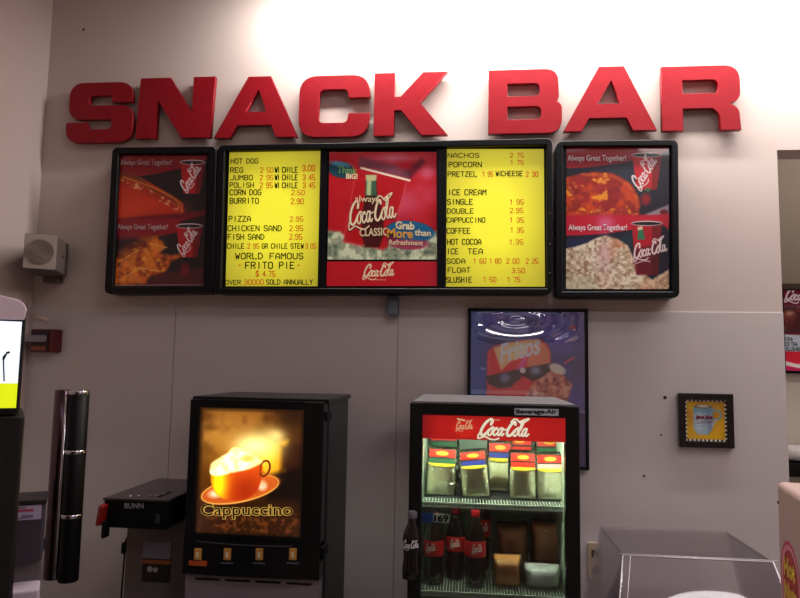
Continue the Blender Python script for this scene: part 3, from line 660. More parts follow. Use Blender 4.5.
x0, x1 = P(679.3, 420, -.03)[0], P(734.3, 420, -.03)[0]; zt_, zb_ = P(706, 393.5, -.03)[2], P(706, 448, -.03)[2]; w = .027
t = thing('framed_picture', 'small square black framed picture of a coffee mug on yellow, right side of the wall', 'picture', ((x0+x1)/2, -.005, zb_))
g = G()
for a, b in (((x0, zb_), (x0+w, zt_)), ((x1-w, zb_), (x1, zt_)), ((x0+w, zt_-w), (x1-w, zt_)), ((x0+w, zb_), (x1-w, zb_+w))): g.box((a[0], -.03, a[1]), (b[0], -.0055, b[1]), bev=.003)
g.build('frame', M('glossy_black_frame', (20, 14, 14), .2, coat=.4), t)
G().box((x0+.01, -.014, zb_+.01), (x1-.01, -.0055, zt_-.01)).build('backing', m_blackm, t)
paint_mug().build('print', [(x0+w-.001, -.018, zt_-w+.001), (x1-w+.001, -.018, zt_-w+.001), (x1-w+.001, -.018, zb_+w-.001), (x0+w-.001, -.018, zb_+w-.001)], M_print('mug_print', .3, 1, 0, .2), t)
m_wine = M('wine_print_ink', (120, 20, 60), .5)
text_px('print_lettering', 'Java Joe', m_wine, t, 695.5, 415, 713, 420, -.0195, bold=.05, spacing=.9, dy=0)
text_px('print_lettering', 'COFFEE', m_wine, t, 697, 421.3, 711.5, 423, -.0195, bold=.02)

# ------------------------------------------------------------------ wall speaker (angled box in the corner)
m_spk = M('beige_speaker_paint', (150, 136, 128), .6, noise=.08, nscale=15)
m_spkd = M('brown_speaker_side', (96, 84, 80), .6, noise=.1, nscale=15)
fl = [P(24.5, 234, -.30), P(24, 269.5, -.30), P(57, 269.5, -.24), P(58, 234.5, -.24)]
bk = [P(40, 236, -.04), P(40, 268, -.04), P(69, 272, -.02), P(69.5, 237.5, -.02)]
fl[0][2] = fl[3][2] = (fl[0][2]+fl[3][2])/2; fl[1][2] = fl[2][2] = (fl[1][2]+fl[2][2])/2
for i in (0, 3): bk[i][2] = fl[0][2]
for i in (1, 2): bk[i][2] = fl[1][2]
bk[2][0] = bk[3][0]; fl[1][0] = fl[0][0]; fl[2][0] = fl[3][0]; bk[0][0] = bk[1][0] = max(bk[0][0], XL+.02)
t = thing('wall_speaker', 'square beige loudspeaker with a round grille high in the left wall corner', 'speaker', (fl[0][0]+.08, -.05, fl[1][2]))
G().hexa([fl[0], fl[1], fl[2], fl[3], bk[0], bk[1], bk[2], bk[3]], bev=.006).build('cabinet', m_spkd, t)
n_ = Vector(np.cross(fl[2]-fl[1], fl[0]-fl[1])).normalized()
if n_.y > 0: n_ = -n_
e1 = Vector(fl[3]-fl[0]).normalized(); e2 = Vector((0, 0, 1)); cc = Vector((sum(fl))/4)+n_*.004; hw = (Vector(fl[3]-fl[0])).length/2; hh = (fl[0][2]-fl[1][2])/2
q = [cc+e1*sx*hw*.97+e2*sz*hh*.97 for sx, sz in ((-1, 1), (-1, -1), (1, -1), (1, 1))]; q2 = [p-n_*.012 for p in q]
G().hexa([*q, *q2], bev=.002).build('front_panel', m_spk, t)
def disc_on(name, c, e1, e2, n, r0, r1, th, mat, t, k=40):
    g = G(); bm = g.bm; rings = []
    for r, d in ((r0, 0), (r0, th), (r1, th), (r1, 0)):
        rings.append([bm.verts.new(c+(e1*math.cos(2*PI*i/k)+e2*math.sin(2*PI*i/k))*r+n*d) for i in range(k)])
    for j in range(4):
        A, B = rings[j], rings[(j+1) % 4]
        for i in range(k): bm.faces.new((A[i], A[(i+1) % k], B[(i+1) % k], B[i]))
    bmesh.ops.recalc_face_normals(bm, faces=bm.faces[:]); return g.build(name, mat, t)
gr = disc_on('grille', cc+n_*.0005, e1, e2, n_, .0015, hw*.84, .003, M('speaker_grille', (112, 98, 92), .7, noise=.25, nscale=220), t)
for r in (.25, .42, .59, .76): disc_on('grille_ring', cc+n_*.003, e1, e2, n_, hw*r, hw*(r+.045), .003, M('grille_ridge', (128, 114, 106), .6), gr)
pp = Vector((fl[3]+fl[2]+bk[3]+bk[2])/4)
G().lathe([(.006, 0), (.005, .006)], (pp.x-.004, pp.y, pp.z), 'x', 12).build('volume_knob', m_blackm, t)
G().box((bk[3][0]-.1, -.05, bk[2][2]-.03), (bk[3][0]-.03, 0, bk[2][2]+.01), bev=.003).build('bracket', m_spkd, t)

# ------------------------------------------------------------------ fire alarm
a = P(31.5, 329, -.05); b = P(58, 352.5, -.05)
t = thing('fire_alarm', 'dark red fire alarm horn with a silver plate on the left wall corner', 'alarm', ((a[0]+b[0])/2, 0, b[2]))
m_al = M('alarm_red', (90, 16, 24), .4, noise=.1)
al = G().box((a[0], -.055, b[2]), (b[0]-.012, 0, a[2]), bev=.006).build('housing', m_al, t)
G().box((a[0]+.005, -.06, b[2]+.004), (b[0]-.045, -.052, a[2]-.006), bev=.002).build('horn_recess', M('dark_recess', (34, 14, 20), .5), t)
G().box((a[0]-.014, -.074, b[2]+.045), (b[0]-.05, -.058, b[2]+.078), bev=.006).build('strobe', M('silver_strobe', (128, 122, 130), .25, metal=.4, noise=.4, nscale=80), t)
G().box((a[0]+.012, -.063, b[2]+.007), (b[0]-.055, -.058, b[2]+.028), bev=.002).build('label_plate', M('brown_plate', (120, 62, 40), .5), t)
# white rod on the wall
a = P(26, 315.8, -.03); b = P(47.5, 320.5, -.03)
a[0] = max(a[0], XL+.02)
t = G().tube([a+np.array((0, .02, 0)), b+np.array((0, .02, 0))], .008).build('rod', M('white_plastic_rod', (225, 200, 190), .4))
tag(t, 'thin white rod fixed to the wall just above the fire alarm', 'rod')

# ------------------------------------------------------------------ outlet by the cooler
a = P(588, 543, -.02); b = P(600.5, 582, -.02)
t = thing('wall_outlet', 'beige wall outlet plate beside the cooler', 'outlet', ((a[0]+b[0])/2, -.005, b[2]))
G().box((a[0], -.012, b[2]), (b[0]+.01, -.005, a[2]), bev=.002).build('plate', M('beige_plate', (176, 156, 130), .45), t)
for zz in (.72, .3):
    zc = b[2]+(a[2]-b[2])*zz; xc = (a[0]+b[0]+.01)/2
    G().box((xc-.014, -.0145, zc-.015), (xc+.014, -.011, zc+.015), bev=.003).build('socket', M('dark_socket', (70, 58, 50), .5), t)

# ------------------------------------------------------------------ back counter (carries the machines)
CZ = .45
t = thing('back_counter', 'low dark counter along the wall carrying the machines', 'counter', (-.3, -.45, 0))
G().box((XL+.02, -.88, CZ-.04), (XO-.05, -.012, CZ), bev=.005).build('countertop', M('counter_laminate', (70, 66, 66), .3, noise=.15, nscale=30), t)
G().box((XL+.04, -.86, 0), (XO-.08, -.03, CZ-.04)).build('base_cabinet', M('counter_base', (60, 52, 48), .6, noise=.1), t)

# ------------------------------------------------------------------ cappuccino machine
Yc = -.58
xa = P(187.5, 460, Yc)[0]; xb = P(322.5, 460, Yc)[0]; zc = P(255, 399, Yc)[2]; yb = -.10
t = thing('cappuccino_machine', 'black hot drink dispenser with a glowing cappuccino cup picture', 'drink machine', ((xa+xb)/2, (Yc+yb)/2, CZ))
zsp = P(255, 577, Yc)[2]     # top of the splash area
G().box((xa+.004, Yc+.075, CZ+.03), (xb+.004, yb, zc-.004), bev=.006).build('cabinet', M('machine_side', (22, 24, 27), .4, noise=.2, nscale=40), t)
G().box((xa-.004, Yc+.03, zc-.014), (xb+.012, yb+.01, zc+.004), bev=.004).build('top_lid', m_black, t)
zp0, zp1 = P(250, 408.5, Yc)[2], P(250, 536, Yc)[2]; xp0, xp1 = P(196.5, 470, Yc)[0], P(302, 470, Yc)[0]
g = G()      # door as four rails round the picture
g.box((xa, Yc, zsp+.055), (xp0, Yc+.07, zc-.006), bev=.004); g.box((xp1, Yc, zsp+.055), (xb, Yc+.07, zc-.006), bev=.004)
g.box((xp0, Yc, zp0), (xp1, Yc+.07, zc-.006)); g.box((xp0, Yc, zsp+.055), (xp1, Yc+.07, zp1)); dr = g.build('door', m_black, t)
for zz in (zc-.05, zsp+.10): G().box((xb-.005, Yc+.01, zz-.025), (xb+.012, Yc+.085, zz+.01), bev=.003).build('hinge', m_blackm, dr)
def paint_capp():
    c = Canvas(196.5, 408.5, 302, 536, 3.2, (84, 44, 10))
    n = c.noise(22, 71, 3)
    c.sub(c.glow(215, 432, 40, 26), (190, 128, 50), .9); c.sub(c.glow(250, 420, 40, 18), (170, 106, 40), .7); c.sub(np.clip((n-.5)*4, 0, 1), (70, 34, 10), .6)
    c.sub(c.glow(292, 416, 18, 12), (40, 22, 10), .9); c.sub(c.glow(292, 484, 30, 34), (12, 5, 4), 1)
    c.sub(c.poly([(196, 500), (302, 492), (302, 540), (196, 540)], 10), (44, 20, 8), .9)
    c.sub(c.poly([(262, 476), (304, 462), (304, 500), (268, 500)], 4), (16, 8, 6), .9)
    # second cup behind
    c.sub(c.poly([(262, 442), (286, 440), (284, 470), (266, 476), (258, 470)], 3), (226, 150, 20)); c.sub(c.glow(268, 455, 8, 16), (255, 200, 40), .8)
    c.sub(c.poly([(280, 446), (304, 442), (304, 466), (280, 472)], 3), (44, 16, 8), .9)
    c.sub(c.glow(260, 446, 20, 14), (255, 236, 140), .95); c.sub(c.glow(274, 436, 9, 7), (255, 220, 130), .9)
    # saucer
    c.sub(c.ell(240, 491, 40, 13, -14, 1), (196, 84, 26)); c.sub(c.ring(240, 491, 40, 13, 1.4, -14), (236, 170, 70), .9)
    c.sub(c.ell(240, 490, 27, 8, -14, 2), (150, 52, 14), .8); c.sub(c.ell(216, 496, 7, 4, -10, 2), (255, 214, 170)); c.sub(c.ell(262, 486, 5, 5, 0, 2), (255, 200, 160)); c.sub(c.glow(268, 480, 9, 5), (200, 90, 30), .6)
    # cup
    body = spl([(210, 474), (211, 486), (217, 497), (228, 502), (244, 501), (256, 493), (261, 480), (260, 464), (240, 470), (225, 474)])
    c.sub(c.poly(body, .7), (190, 56, 12)); bm_ = c.poly(body, 1)
    c.sub(bm_*c.glow(219, 486, 9, 22), (255, 196, 20), .95); c.sub(bm_*c.glow(246, 488, 12, 20), (150, 34, 8), .7)
    c.sub(c.ring(264, 469, 6, 9, 2.2, 15)*(c.X > 259), (96, 30, 10))
    # froth
    n = c.noise(5, 77, 3)
    fr_ = c.poly(spl([(209, 474), (210, 466), (218, 460), (226, 455), (232, 449), (244, 452), (256, 458), (261, 463), (248, 470), (232, 474), (218, 478), (210, 477)]), 1.2)
    c.sub(fr_, (255, 232, 150)); c.sub(fr_*np.clip((n-.4)*4, 0, 1), (255, 252, 226), .9); c.sub(c.ell(247, 459, 7, 3.5, -10, 1.5), (196, 130, 50), .8)
    c.sub(c.glow(245, 448, 14, 10), (255, 240, 170), .6); c.add(c.glow(240, 460, 30, 20), (60, 40, 8)); c.add(c.glow(252, 446, 14, 11), (36, 34, 20)); c.add(bm_*c.glow(217, 486, 9, 20), (50, 60, 0))
    n = c.noise(4, 79, 3); c.sub(c.poly([(196, 518), (302, 514), (302, 540), (196, 540)], 5)*np.clip((n-.5)*5, 0, 1), (120, 60, 26), .6)
    edge = np.minimum(np.minimum(c.X-196.5, 302-c.X), np.minimum(c.Y-408.5, 536-c.Y)); c.sub(np.clip(1-edge/5, 0, 1), (20, 10, 4), .8)
    return c
cp = paint_capp().build('picture_panel', [(xp0, Yc+.012, zp0), (xp1, Yc+.012, zp0), (xp1, Yc+.012, zp1), (xp0, Yc+.012, zp1)], M_print('backlit_cappuccino_print', .2, .2, 1.3, .1), dr)
G().box((xp0, Yc+.016, zp1), (xp1, Yc+.06, zp0)).build('light_box', m_blackm, dr)
m_gold = M('gold_lettering', (230, 190, 90), .4, emit=(226, 180, 84), es=.5)
text_px('panel_lettering', 'Cappuccino', m_gold, dr, 200.5, 503.5, 293, 519.5, Yc+.0105, dy=0, bold=.05)
text_px('panel_lettering', 'Cappuccino', M('black_lettering', (6, 4, 2), .5), dr, 200.9, 503.8, 292.6, 519, Yc+.0090, dy=0, bold=.0)
# button strip
zb0, zb1 = P(250, 541, Yc)[2], zsp
g = G(); N = 24
for i in range(N):
    u0, u1 = i/N, (i+1)/N; f = lambda u: Yc-.012*math.sin(PI*u)
    a0, a1 = xa+(xb-xa)*u0, xa+(xb-xa)*u1
    g.hexa([(a0, f(u0), zb0), (a0, f(u0), zb1), (a1, f(u1), zb1), (a1, f(u1), zb0), (a0, Yc+.08, zb0), (a0, Yc+.08, zb1), (a1, Yc+.08, zb1), (a1, Yc+.08, zb0)])
bmesh.ops.remove_doubles(g.bm, verts=g.bm.verts[:], dist=1e-5)
cpn = g.build('control_panel', m_black, t)
G().tube([(xa+(xb-xa)*u, Yc-.013*math.sin(PI*u)-.001, zb0-.006-.006*math.sin(PI*u)) for u in np.linspace(.1, .8, 16)], .0016, 6).build('trim_strip', M('grey_trim', (80, 84, 90), .4), cpn)
for x, s in ((198, 'MOCHA'), (227.5, 'VANILLA'), (259.5, 'ORIGINAL'), (293, 'COCOA')):
    q = P(x, 554, Yc-.012); z = q[2]; X = q[0]
    bt = G().box((X-.013, Yc-.018, z-.02), (X+.013, Yc-.008, z+.02), bev=.002).build('button', M('gold_button', (206, 150, 74), .35, noise=.15), cpn)
    G().box((X-.0055, Yc-.021, z-.011), (X+.0055, Yc-.0175, z+.009), bev=.001).build('button_key', M('cream_key', (230, 210, 170), .4), bt)
    if x == 198: G().box((X-.033, Yc-.013, z-.041), (X+.033, Yc-.004, z-.024), bev=.001).build('flavour_label', M('orange_label', (196, 84, 40), .5, noise=.3, nscale=150), cpn)
    else: G().box((X-.022, Yc-.0155, z-.034), (X+.022, Yc-.004, z-.029), bev=.0005).build('flavour_label', M('grey_label', (86, 90, 100), .5), cpn)
# stainless splash back with slots
G().box((xa+.008, Yc+.012, CZ+.06), (xb-.004, Yc+.078, zb1-.002)).build('splash_panel', M('splash_steel', (140, 130, 138), .45, metal=.2, noise=.1, nscale=40), t)
g = G()
for k in range(4): g.box((xa+.045+k*.112, Yc+.009, zb1-.022), (xa+.135+k*.112, Yc+.013, zb1-.016))
g.build('slot', m_blackm, t)
q = P(222, 574.5, Yc+.01); G().box((q[0]-.008, Yc+.007, q[2]-.007), (q[0]+.008, Yc+.0125, q[2]+.007), bev=.002).build('indicator_lamp', M('red_lamp', (170, 30, 40), .4), t)
g = G().box((xa, Yc-.09, CZ+.002), (xb, Yc+.08, CZ+.06), bev=.006); g.build('drip_tray', m_black, t)
for k in (0, 1): G().box((xa+.03+k*.42, -.4, CZ), (xa+.08+k*.42, -.2, CZ+.031)).build('foot', m_blackm, t)

# ------------------------------------------------------------------ coffee brewer
Yb0 = -.60; dB = .45
xa2 = P(103, 515, Yb0)[0]; xb2 = P(166.5, 515, Yb0)[0]; z1 = P(135, 499, Yb0)[2]; z0 = P(135, 529.5, Yb0)[2]; xb2 = min(xb2, xa-.02)
t = thing('coffee_brewer', 'dark coffee brewer with a red handle left of the cappuccino machine', 'coffee machine', ((xa2+xb2)/2, -.35, CZ))
hd = G().hexa([(xa2, Yb0, z1-.004), (xa2+.006, Yb0+.01, z0), (xb2-.006, Yb0+.01, z0), (xb2, Yb0, z1-.004), (xa2, Yb0+dB, z1-.004), (xa2+.006, Yb0+dB, z0), (xb2, Yb0+dB, z0), (xb2, Yb0+dB, z1-.004)], bev=.004).build('brew_head', m_blackm, t)
G().box((xa2-.003, Yb0-.004, z1-.008), (xb2+.003, Yb0+dB, z1), bev=.002).build('top_plate', M('dark_steel_top', (84, 80, 82), .3, metal=.7, noise=.1, nscale=20), t)
for fx, fy in ((.3, .05), (.42, .06), (.6, .07), (.7, .075), (.75, .10)):
    G().lathe([(.009, 0), (.008, .003)], (xa2+(xb2-xa2)*fx, Yb0+fy, z1), 'z', 12).build('screw', m_chrome, t)
G().box((xb2-.06, Yb0+.05, z1), (xb2-.05, Yb0+.15, z1+.002)).build('lid_slot', m_blackm, t)
text_px('maker_lettering', 'BUNN', M('silver_badge', (150, 150, 156), .35, emit=(150, 150, 156), es=.0), hd, 124.5, 503, 143.5, 508.5, Yb0-.001, bold=.03)
for xx, yy in ((157, 519),): 
    q = P(xx, yy, Yb0); G().box((q[0]-.008, Yb0+.0, q[2]-.016), (q[0]+.008, Yb0+.012, q[2]+.016), bev=.002).build('switch', M('grey_switch', (50, 56, 62), .4), t)
fh = G().hexa([(xa2+.002, Yb0-.04, z1-.02), (xa2-.008, Yb0-.04, z0+.015), (xa2+.008, Yb0-.04, z0+.015), (xa2+.026, Yb0-.05, z1-.02), (xa2-.01, Yb0+.02, z1-.02), (xa2-.01, Yb0+.02, z0+.01), (xa2+.005, Yb0+.02, z0+.01), (xa2+.016, Yb0+.02, z1-.02)], bev=.005).build('funnel_handle', M('red_handle', (140, 26, 22), .4), t)
G().box((xa2+.012, Yb0-.03, z0-.03), (xa2+.024, Yb0+.01, z0+.03), bev=.003).build('faucet', m_blackm, t)
xc0 = P(124, 560, -.45)[0]
tr = G().box((xc0, -.44, CZ+.04), (xb2+.02 if xb2+.02 < xa-.005 else xa-.008, -.17, z0+.004), bev=.004).build('trunk', M('trunk_steel', (104, 96, 94), .5, metal=.25, noise=.08, nscale=20), t)
G().box((xa2-.0, -.62, CZ), (xb2, -.17, CZ+.05), bev=.006).build('base', m_blackm, t)
a, b = P(143.5, 541, -.443), P(169.5, 583, -.443)
st = G().box((a[0], -.4425, b[2]), (b[0], -.4395, a[2])).build('sticker', M('sticker_dark', (30, 24, 26), .5, noise=.3, nscale=90), tr)
zm = a[2]-(a[2]-b[2])*.42; G().box((a[0], -.4435, zm), (b[0], -.442, a[2])).build('sticker_top', M('sticker_grey', (120, 116, 128), .5), st)
G().box((a[0], -.4435, zm-.02), (b[0], -.442, zm-.005)).build('sticker_strip', M('sticker_orange', (150, 84, 40), .5, noise=.4, nscale=120), st)
q = P(150, 569, -.443)
G().lathe([(.011, -.0005), (.011, -.002)], (q[0], -.4425, q[2]), 'y', 16).build('sticker_cup', M('sticker_white', (170, 166, 166), .5), st)
G().lathe([(.009, -.0005), (.009, -.002)], (q[0]+.022, -.4425, q[2]-.002), 'y', 16).build('sticker_cup', M('sticker_white'), st)
# cord down the wall
pts = [P(132, 532, -.12), P(126, 540, -.08), P(124.5, 556, -.04), P(123, 575, -.03), P(121, 600, -.03), P(120, 640, -.03)]
pts = [np.array(p) for p in spl(pts, 5)]; pts = [p for p in pts if p[2] > CZ+.02]
t2 = thing('power_cord', 'black power cord hanging down the wall beside the coffee brewer trunk', 'cord', (pts[-1][0], -.03, CZ))
G().tube(pts+[np.array((pts[-1][0], -.04, CZ+.008))], .004, 8).build('cable', m_blackm, t2)
q = P(125, 548, -.05); G().box((q[0]-.014, -.06, q[2]-.024), (q[0]+.014, -.02, q[2]+.024), bev=.004).build('plug', m_blackm, t2)

# ------------------------------------------------------------------ beverage cooler
Yk = -.75
kx0, kx1 = P(408.5, 500, Yk)[0], P(580.3, 500, Yk)[0]; kz = P(494, 404.5, Yk)[2]; kb = -.10
ix0, ix1 = P(421.5, 500, Yk)[0], P(566, 500, Yk)[0]; hz1 = P(494, 416.5, Yk)[2]; hz0 = P(494, 440.5, Yk)[2]; iz0 = CZ+.12
t = thing('beverage_cooler', 'black glass door drink cooler with a red lit soft drink header', 'cooler', ((kx0+kx1)/2, (Yk+kb)/2, CZ))
m_cab = M('cooler_cabinet', (12, 13, 15), .45, noise=.2, nscale=40)
g = G(); wl = .03; yd = Yk+.05
g.box((kx0+.002, yd, CZ+.02), (kx0+wl, kb, kz-.002)); g.box((kx1-wl, yd, CZ+.02), (kx1-.002, kb, kz-.002)); g.box((kx0+wl, yd, kz-.05), (kx1-wl, kb, kz-.002)); g.box((kx0+wl, yd, CZ+.02), (kx1-wl, kb, CZ+.11)); g.box((kx0+wl, kb-.03, CZ+.11), (kx1-wl, kb, kz-.05))
g.build('cabinet', m_cab, t)
G().box((kx0+.004, yd+.01, kz-.003), (kx1-.004, kb-.002, kz+.003), bev=.002).build('top_panel', M('grey_top', (112, 110, 112), .5, noise=.15, nscale=12), t)  # top panel in a lighter, mottled grey than the cabinet
m_lin = M('cooler_liner', (176, 188, 178), .5, noise=.04)
g = G(); e = .006
g.box((kx0+wl, yd+.01, CZ+.11), (kx0+wl+e, kb-.03, kz-.05)); g.box((kx1-wl-e, yd+.01, CZ+.11), (kx1-wl, kb-.03, kz-.05)); g.box((kx0+wl+e, kb-.036, CZ+.11), (kx1-wl-e, kb-.03, kz-.05)); g.box((kx0+wl+e, yd+.01, kz-.056), (kx1-wl-e, kb-.036, kz-.05)); g.box((kx0+wl+e, yd+.01, CZ+.11), (kx1-wl-e, kb-.036, CZ+.116))
g.build('liner', m_lin, t)
g = G()
g.box((kx0, Yk, CZ+.03), (ix0, yd-.004, kz), bev=.004); g.box((ix1, Yk, CZ+.03), (kx1, yd-.004, kz), bev=.004); g.box((ix0-.002, Yk+.0006, hz1), (ix1+.002, yd-.004, kz-.0006)); g.box((ix0-.002, Yk+.0006, CZ+.0306), (ix1+.002, yd-.004, iz0))
dr = g.build('door', m_black, t)
G().box((ix0, Yk+.02, iz0), (ix1, Yk+.026, hz0)).build('glass_pane', clear('cooler_glass', (236, 240, 238), .8, .02), dr)
def paint_head():
    c = Canvas(421, 416, 566, 441, 3, (176, 22, 22))
    c.sub(c.glow(490, 430, 60, 14), (220, 36, 28), .8); c.sub(np.clip((436-c.X)/16, 0, 1), (110, 14, 18), .6); c.sub(c.ell(464, 429, 11, 10, 0, 1), (214, 40, 26), .8)
    script(c, 455.5, 430.5, 17, 4, (226, 196, 150), hs=1.9, fat=1.1); c.sub(c.stroke([(457, 419.5), (464, 421)], 1.6), (226, 200, 150)); 
    script(c, 478.5, 436, 50, 0, (110, 10, 12), .7, hs=1.25, fat=1.7); script(c, 478.5, 435.5, 50, 0, (252, 244, 214), hs=1.25, fat=1.25, shear=.25)
    c.sub(c.stroke([(494, 419.6), (500, 419.6)], 1.3), (230, 190, 140), .7)
    return c
hb = G().box((ix0, Yk+.006, hz0), (ix1, yd-.006, hz1)).build('header_box', M('header_red_edge', (120, 12, 16), .4), dr)
paint_head().build('header_print', [(ix0, Yk+.004, hz1), (ix1, Yk+.004, hz1), (ix1, Yk+.004, hz0), (ix0, Yk+.004, hz0)], M_print('lit_header_print', .3, .6, .62, .2), dr)
a, b = P(514.5, 408.2, Yk), P(558.5, 416, Yk)
bd = G().box((a[0], Yk-.002, b[2]), (b[0], Yk+.002, a[2]), bev=.0005).build('maker_badge', M('badge_silver', (186, 196, 206), .35), dr)
text_px('badge_lettering', 'Beverage-Air', M('badge_ink', (10, 12, 16), .5), bd, 516, 409.3, 557, 415, Yk-.0025, bold=.04)
# bottle-shaped door handle
hx = P(412, 545, Yk-.035); hz_t, hz_b = P(412, 511, Yk-.03)[2], P(412, 579, Yk-.03)[2]; Hh = hz_t-hz_b
prof = [(.018, 0), (.030, .02), (.031, .15), (.027, .32), (.029, .45), (.031, .58), (.027, .70), (.016, .82), (.0125, .90), (.013, .94), (.014, 1.0)]
hdl = G().lathe([(r*.98, z*Hh) for r, z in prof], (hx[0], Yk-.034, hz_b), 'z', 32).build('bottle_handle', M('cola_dark_glass', (12, 8, 10), .12, coat=.5), dr)
G().lathe([(.0145, .90*Hh), (.0150, .905*Hh), (.0155, .985*Hh), (.012, 1.003*Hh)], (hx[0], Yk-.034, hz_b), 'z', 24).build('bottle_cap', M('handle_cap_grey', (104, 104, 112), .35), hdl)
c = Canvas(402, 540, 422, 551, 5, (14, 8, 10)); script(c, 402.8, 548.6, 16.5, 5, (214, 208, 214), hs=1.8, fat=1.25)
# wrap the wordmark round the handle
nx, nz = c.nx, c.ny; zA, zB = P(412, 540, Yk-.06)[2], P(412, 551, Yk-.06)[2]
ob = c.build('handle_wordmark', [(hx[0]-.03, Yk-.066, zA), (hx[0]+.03, Yk-.066, zA), (hx[0]+.03, Yk-.066, zB), (hx[0]-.03, Yk-.066, zB)], M_print('handle_print', .25, 1, .05, .2), hdl)
og = ORG[hdl.name]
for v in ob.data.vertices:
    X = v.co.x+og.x-hx[0]; an = X/.03*1.1; v.co.x = hx[0]+.0315*math.sin(an)-og.x; v.co.y = Yk-.034-.0315*math.cos(an)-og.y
for zz in (.12, .8): G().box((hx[0]-.006, Yk-.03, hz_b+Hh*zz-.008), (hx[0]+.006, Yk+.004, hz_b+Hh*zz+.008)).build('handle_mount', m_blackm, hdl)
# wire shelves
sh1 = P(494, 505, Yk+.07)[2]; sh2 = P(440, 592, Yk+.07)[2]
def shelf(z):
    g = G(); y0, y1 = Yk+.068, kb-.05; a, b = kx0+wl+.012, kx1-wl-.012
    g.box((a, y0, z-.014), (b, y0+.004, z-.009)); g.box((a, y0, z-.002), (b, y0+.006, z+.003)); g.box((a, y1, z-.004), (b, y1+.004, z+.001)); g.box((a, (y0+y1)/2, z-.006), (b, (y0+y1)/2+.004, z-.002))
    n = 46
    for k in range(n+1):
        x = a+(b-a)*k/n; g.box((x-.0014, y0, z-.0015), (x+.0014, y1, z+.0012)); g.box((x-.002, y0, z-.012), (x+.002, y0+.003, z+.001))
    return g.build('wire_shelf', M('white_wire', (206, 214, 204), .4), t)
shelf(sh1); shelf(sh2)
G().box((kx0+wl+.012, Yk+.15, sh1+.0032), (kx1-wl-.012, kb-.05, sh1+.0038)).build('shelf_light_block', M('light_block_dark', (26, 28, 34), .7), t)  # added dark sheet that keeps the cooler light off the lower shelf
G().tube([(kx0+wl+.05, yd+.02, kz-.07), (kx1-wl-.05, yd+.02, kz-.07)], .01, 12).build('lamp_tube', M('lamp_tube', (255, 255, 255), .5, emit=(236, 255, 214), es=3.0), t)
a, b = P(421.5, 513.5, Yk+.06), P(433, 523, Yk+.06); c_, d_ = P(433, 513.8, Yk+.06), P(449.5, 523, Yk+.06)
pt = thing('price_tag', 'blue and white shelf price tag reading 169 inside the cooler', 'price tag', ((a[0]+d_[0])/2, Yk+.06, d_[2]))
G().box((a[0], Yk+.060, b[2]), (b[0], Yk+.062, a[2])).build('blue_tab', M('tag_blue', (30, 60, 130), .5, emit=(30, 60, 130), es=.1), pt)
G().box((c_[0], Yk+.060, d_[2]), (d_[0], Yk+.062, c_[2])).build('card', M('tag_white', (220, 222, 226), .5), pt)
text_px('tag_lettering', '169', M('tag_ink', (10, 10, 14), .5), pt, 434, 514.6, 448.5, 522.2, Yk+.0592, bold=.05)
G().box((a[0]+.0, Yk+.0622, b[2]+.004), (a[0]+.05, Yk+.0635, sh1-.013)).build('hanger', M('tag_clip', (80, 84, 90), .4), pt)

# sandwich packs
m_bread = M('sandwich_bread', (244, 232, 192), .6, noise=.35, nscale=22, bump=.3)
def stretch(m, sc, bump=None):
    nt = m.node_tree; n = [q for q in nt.nodes if q.type == 'TEX_NOISE'][0]; mp = nt.nodes.new('ShaderNodeMapping'); mp.inputs['Scale'].default_value = sc
    l = n.inputs['Vector'].links[0]; src = l.from_socket; nt.links.new(src, mp.inputs[0]); nt.links.new(mp.outputs[0], n.inputs['Vector'])
stretch(m_bread, (3.0, 1, .6))
m_film = clear('wrap_film', (254, 254, 252), 2.2, .08, .0)
nt = m_film.node_tree; nz_ = nt.nodes.new('ShaderNodeTexNoise'); nz_.inputs['Scale'].default_value = 26; tc_ = nt.nodes.new('ShaderNodeTexCoord'); bp_ = nt.nodes.new('ShaderNodeBump'); bp_.inputs['Strength'].default_value = 1; bp_.inputs['Distance'].default_value = .02
nt.links.new(tc_.outputs['Object'], nz_.inputs['Vector']); nt.links.new(nz_.outputs['Fac'], bp_.inputs['Height'])
for q in nt.nodes:
    if q.type == 'BSDF_GLOSSY': nt.links.new(bp_.outputs['Normal'], q.inputs['Normal'])
m_film.name = 'wrap_film'
def pillow(w, d, h, nx=14, nz=14):
    bm = bmesh.new(); fr, bk_ = [], []
    for s, L in ((-1, fr), (1, bk_)):
        for j in range(nz+1):
            row = []
            for i in range(nx+1):
                u, v = i/nx*2-1, j/nz*2-1
                k = (max(0, 1-u**4)*max(0, 1-v**4))**.5
                row.append(bm.verts.new((u*w/2*(1-.04*v*v), s*d/2*(.12+.88*k), (v+1)/2*h)))
            L.append(row)
    fs = []
    for L, rev in ((fr, 0), (bk_, 1)):
        for j in range(nz):
            for i in range(nx):
                q = (L[j][i], L[j][i+1], L[j+1][i+1], L[j+1][i]); fs.append(bm.faces.new(q[::-1] if rev else q))
    def side(a, b):
        for p, q in zip(zip(a, a[1:]), zip(b, b[1:])): bm.faces.new((p[0], q[0], q[1], p[1]))
    side(fr[0], bk_[0]); side(bk_[-1], fr[-1]); side([r[0] for r in bk_], [r[0] for r in fr]); side([r[-1] for r in fr], [r[-1] for r in bk_])
    bmesh.ops.recalc_face_normals(bm, faces=bm.faces[:])
    for f in fs: f.smooth = True
    return bm
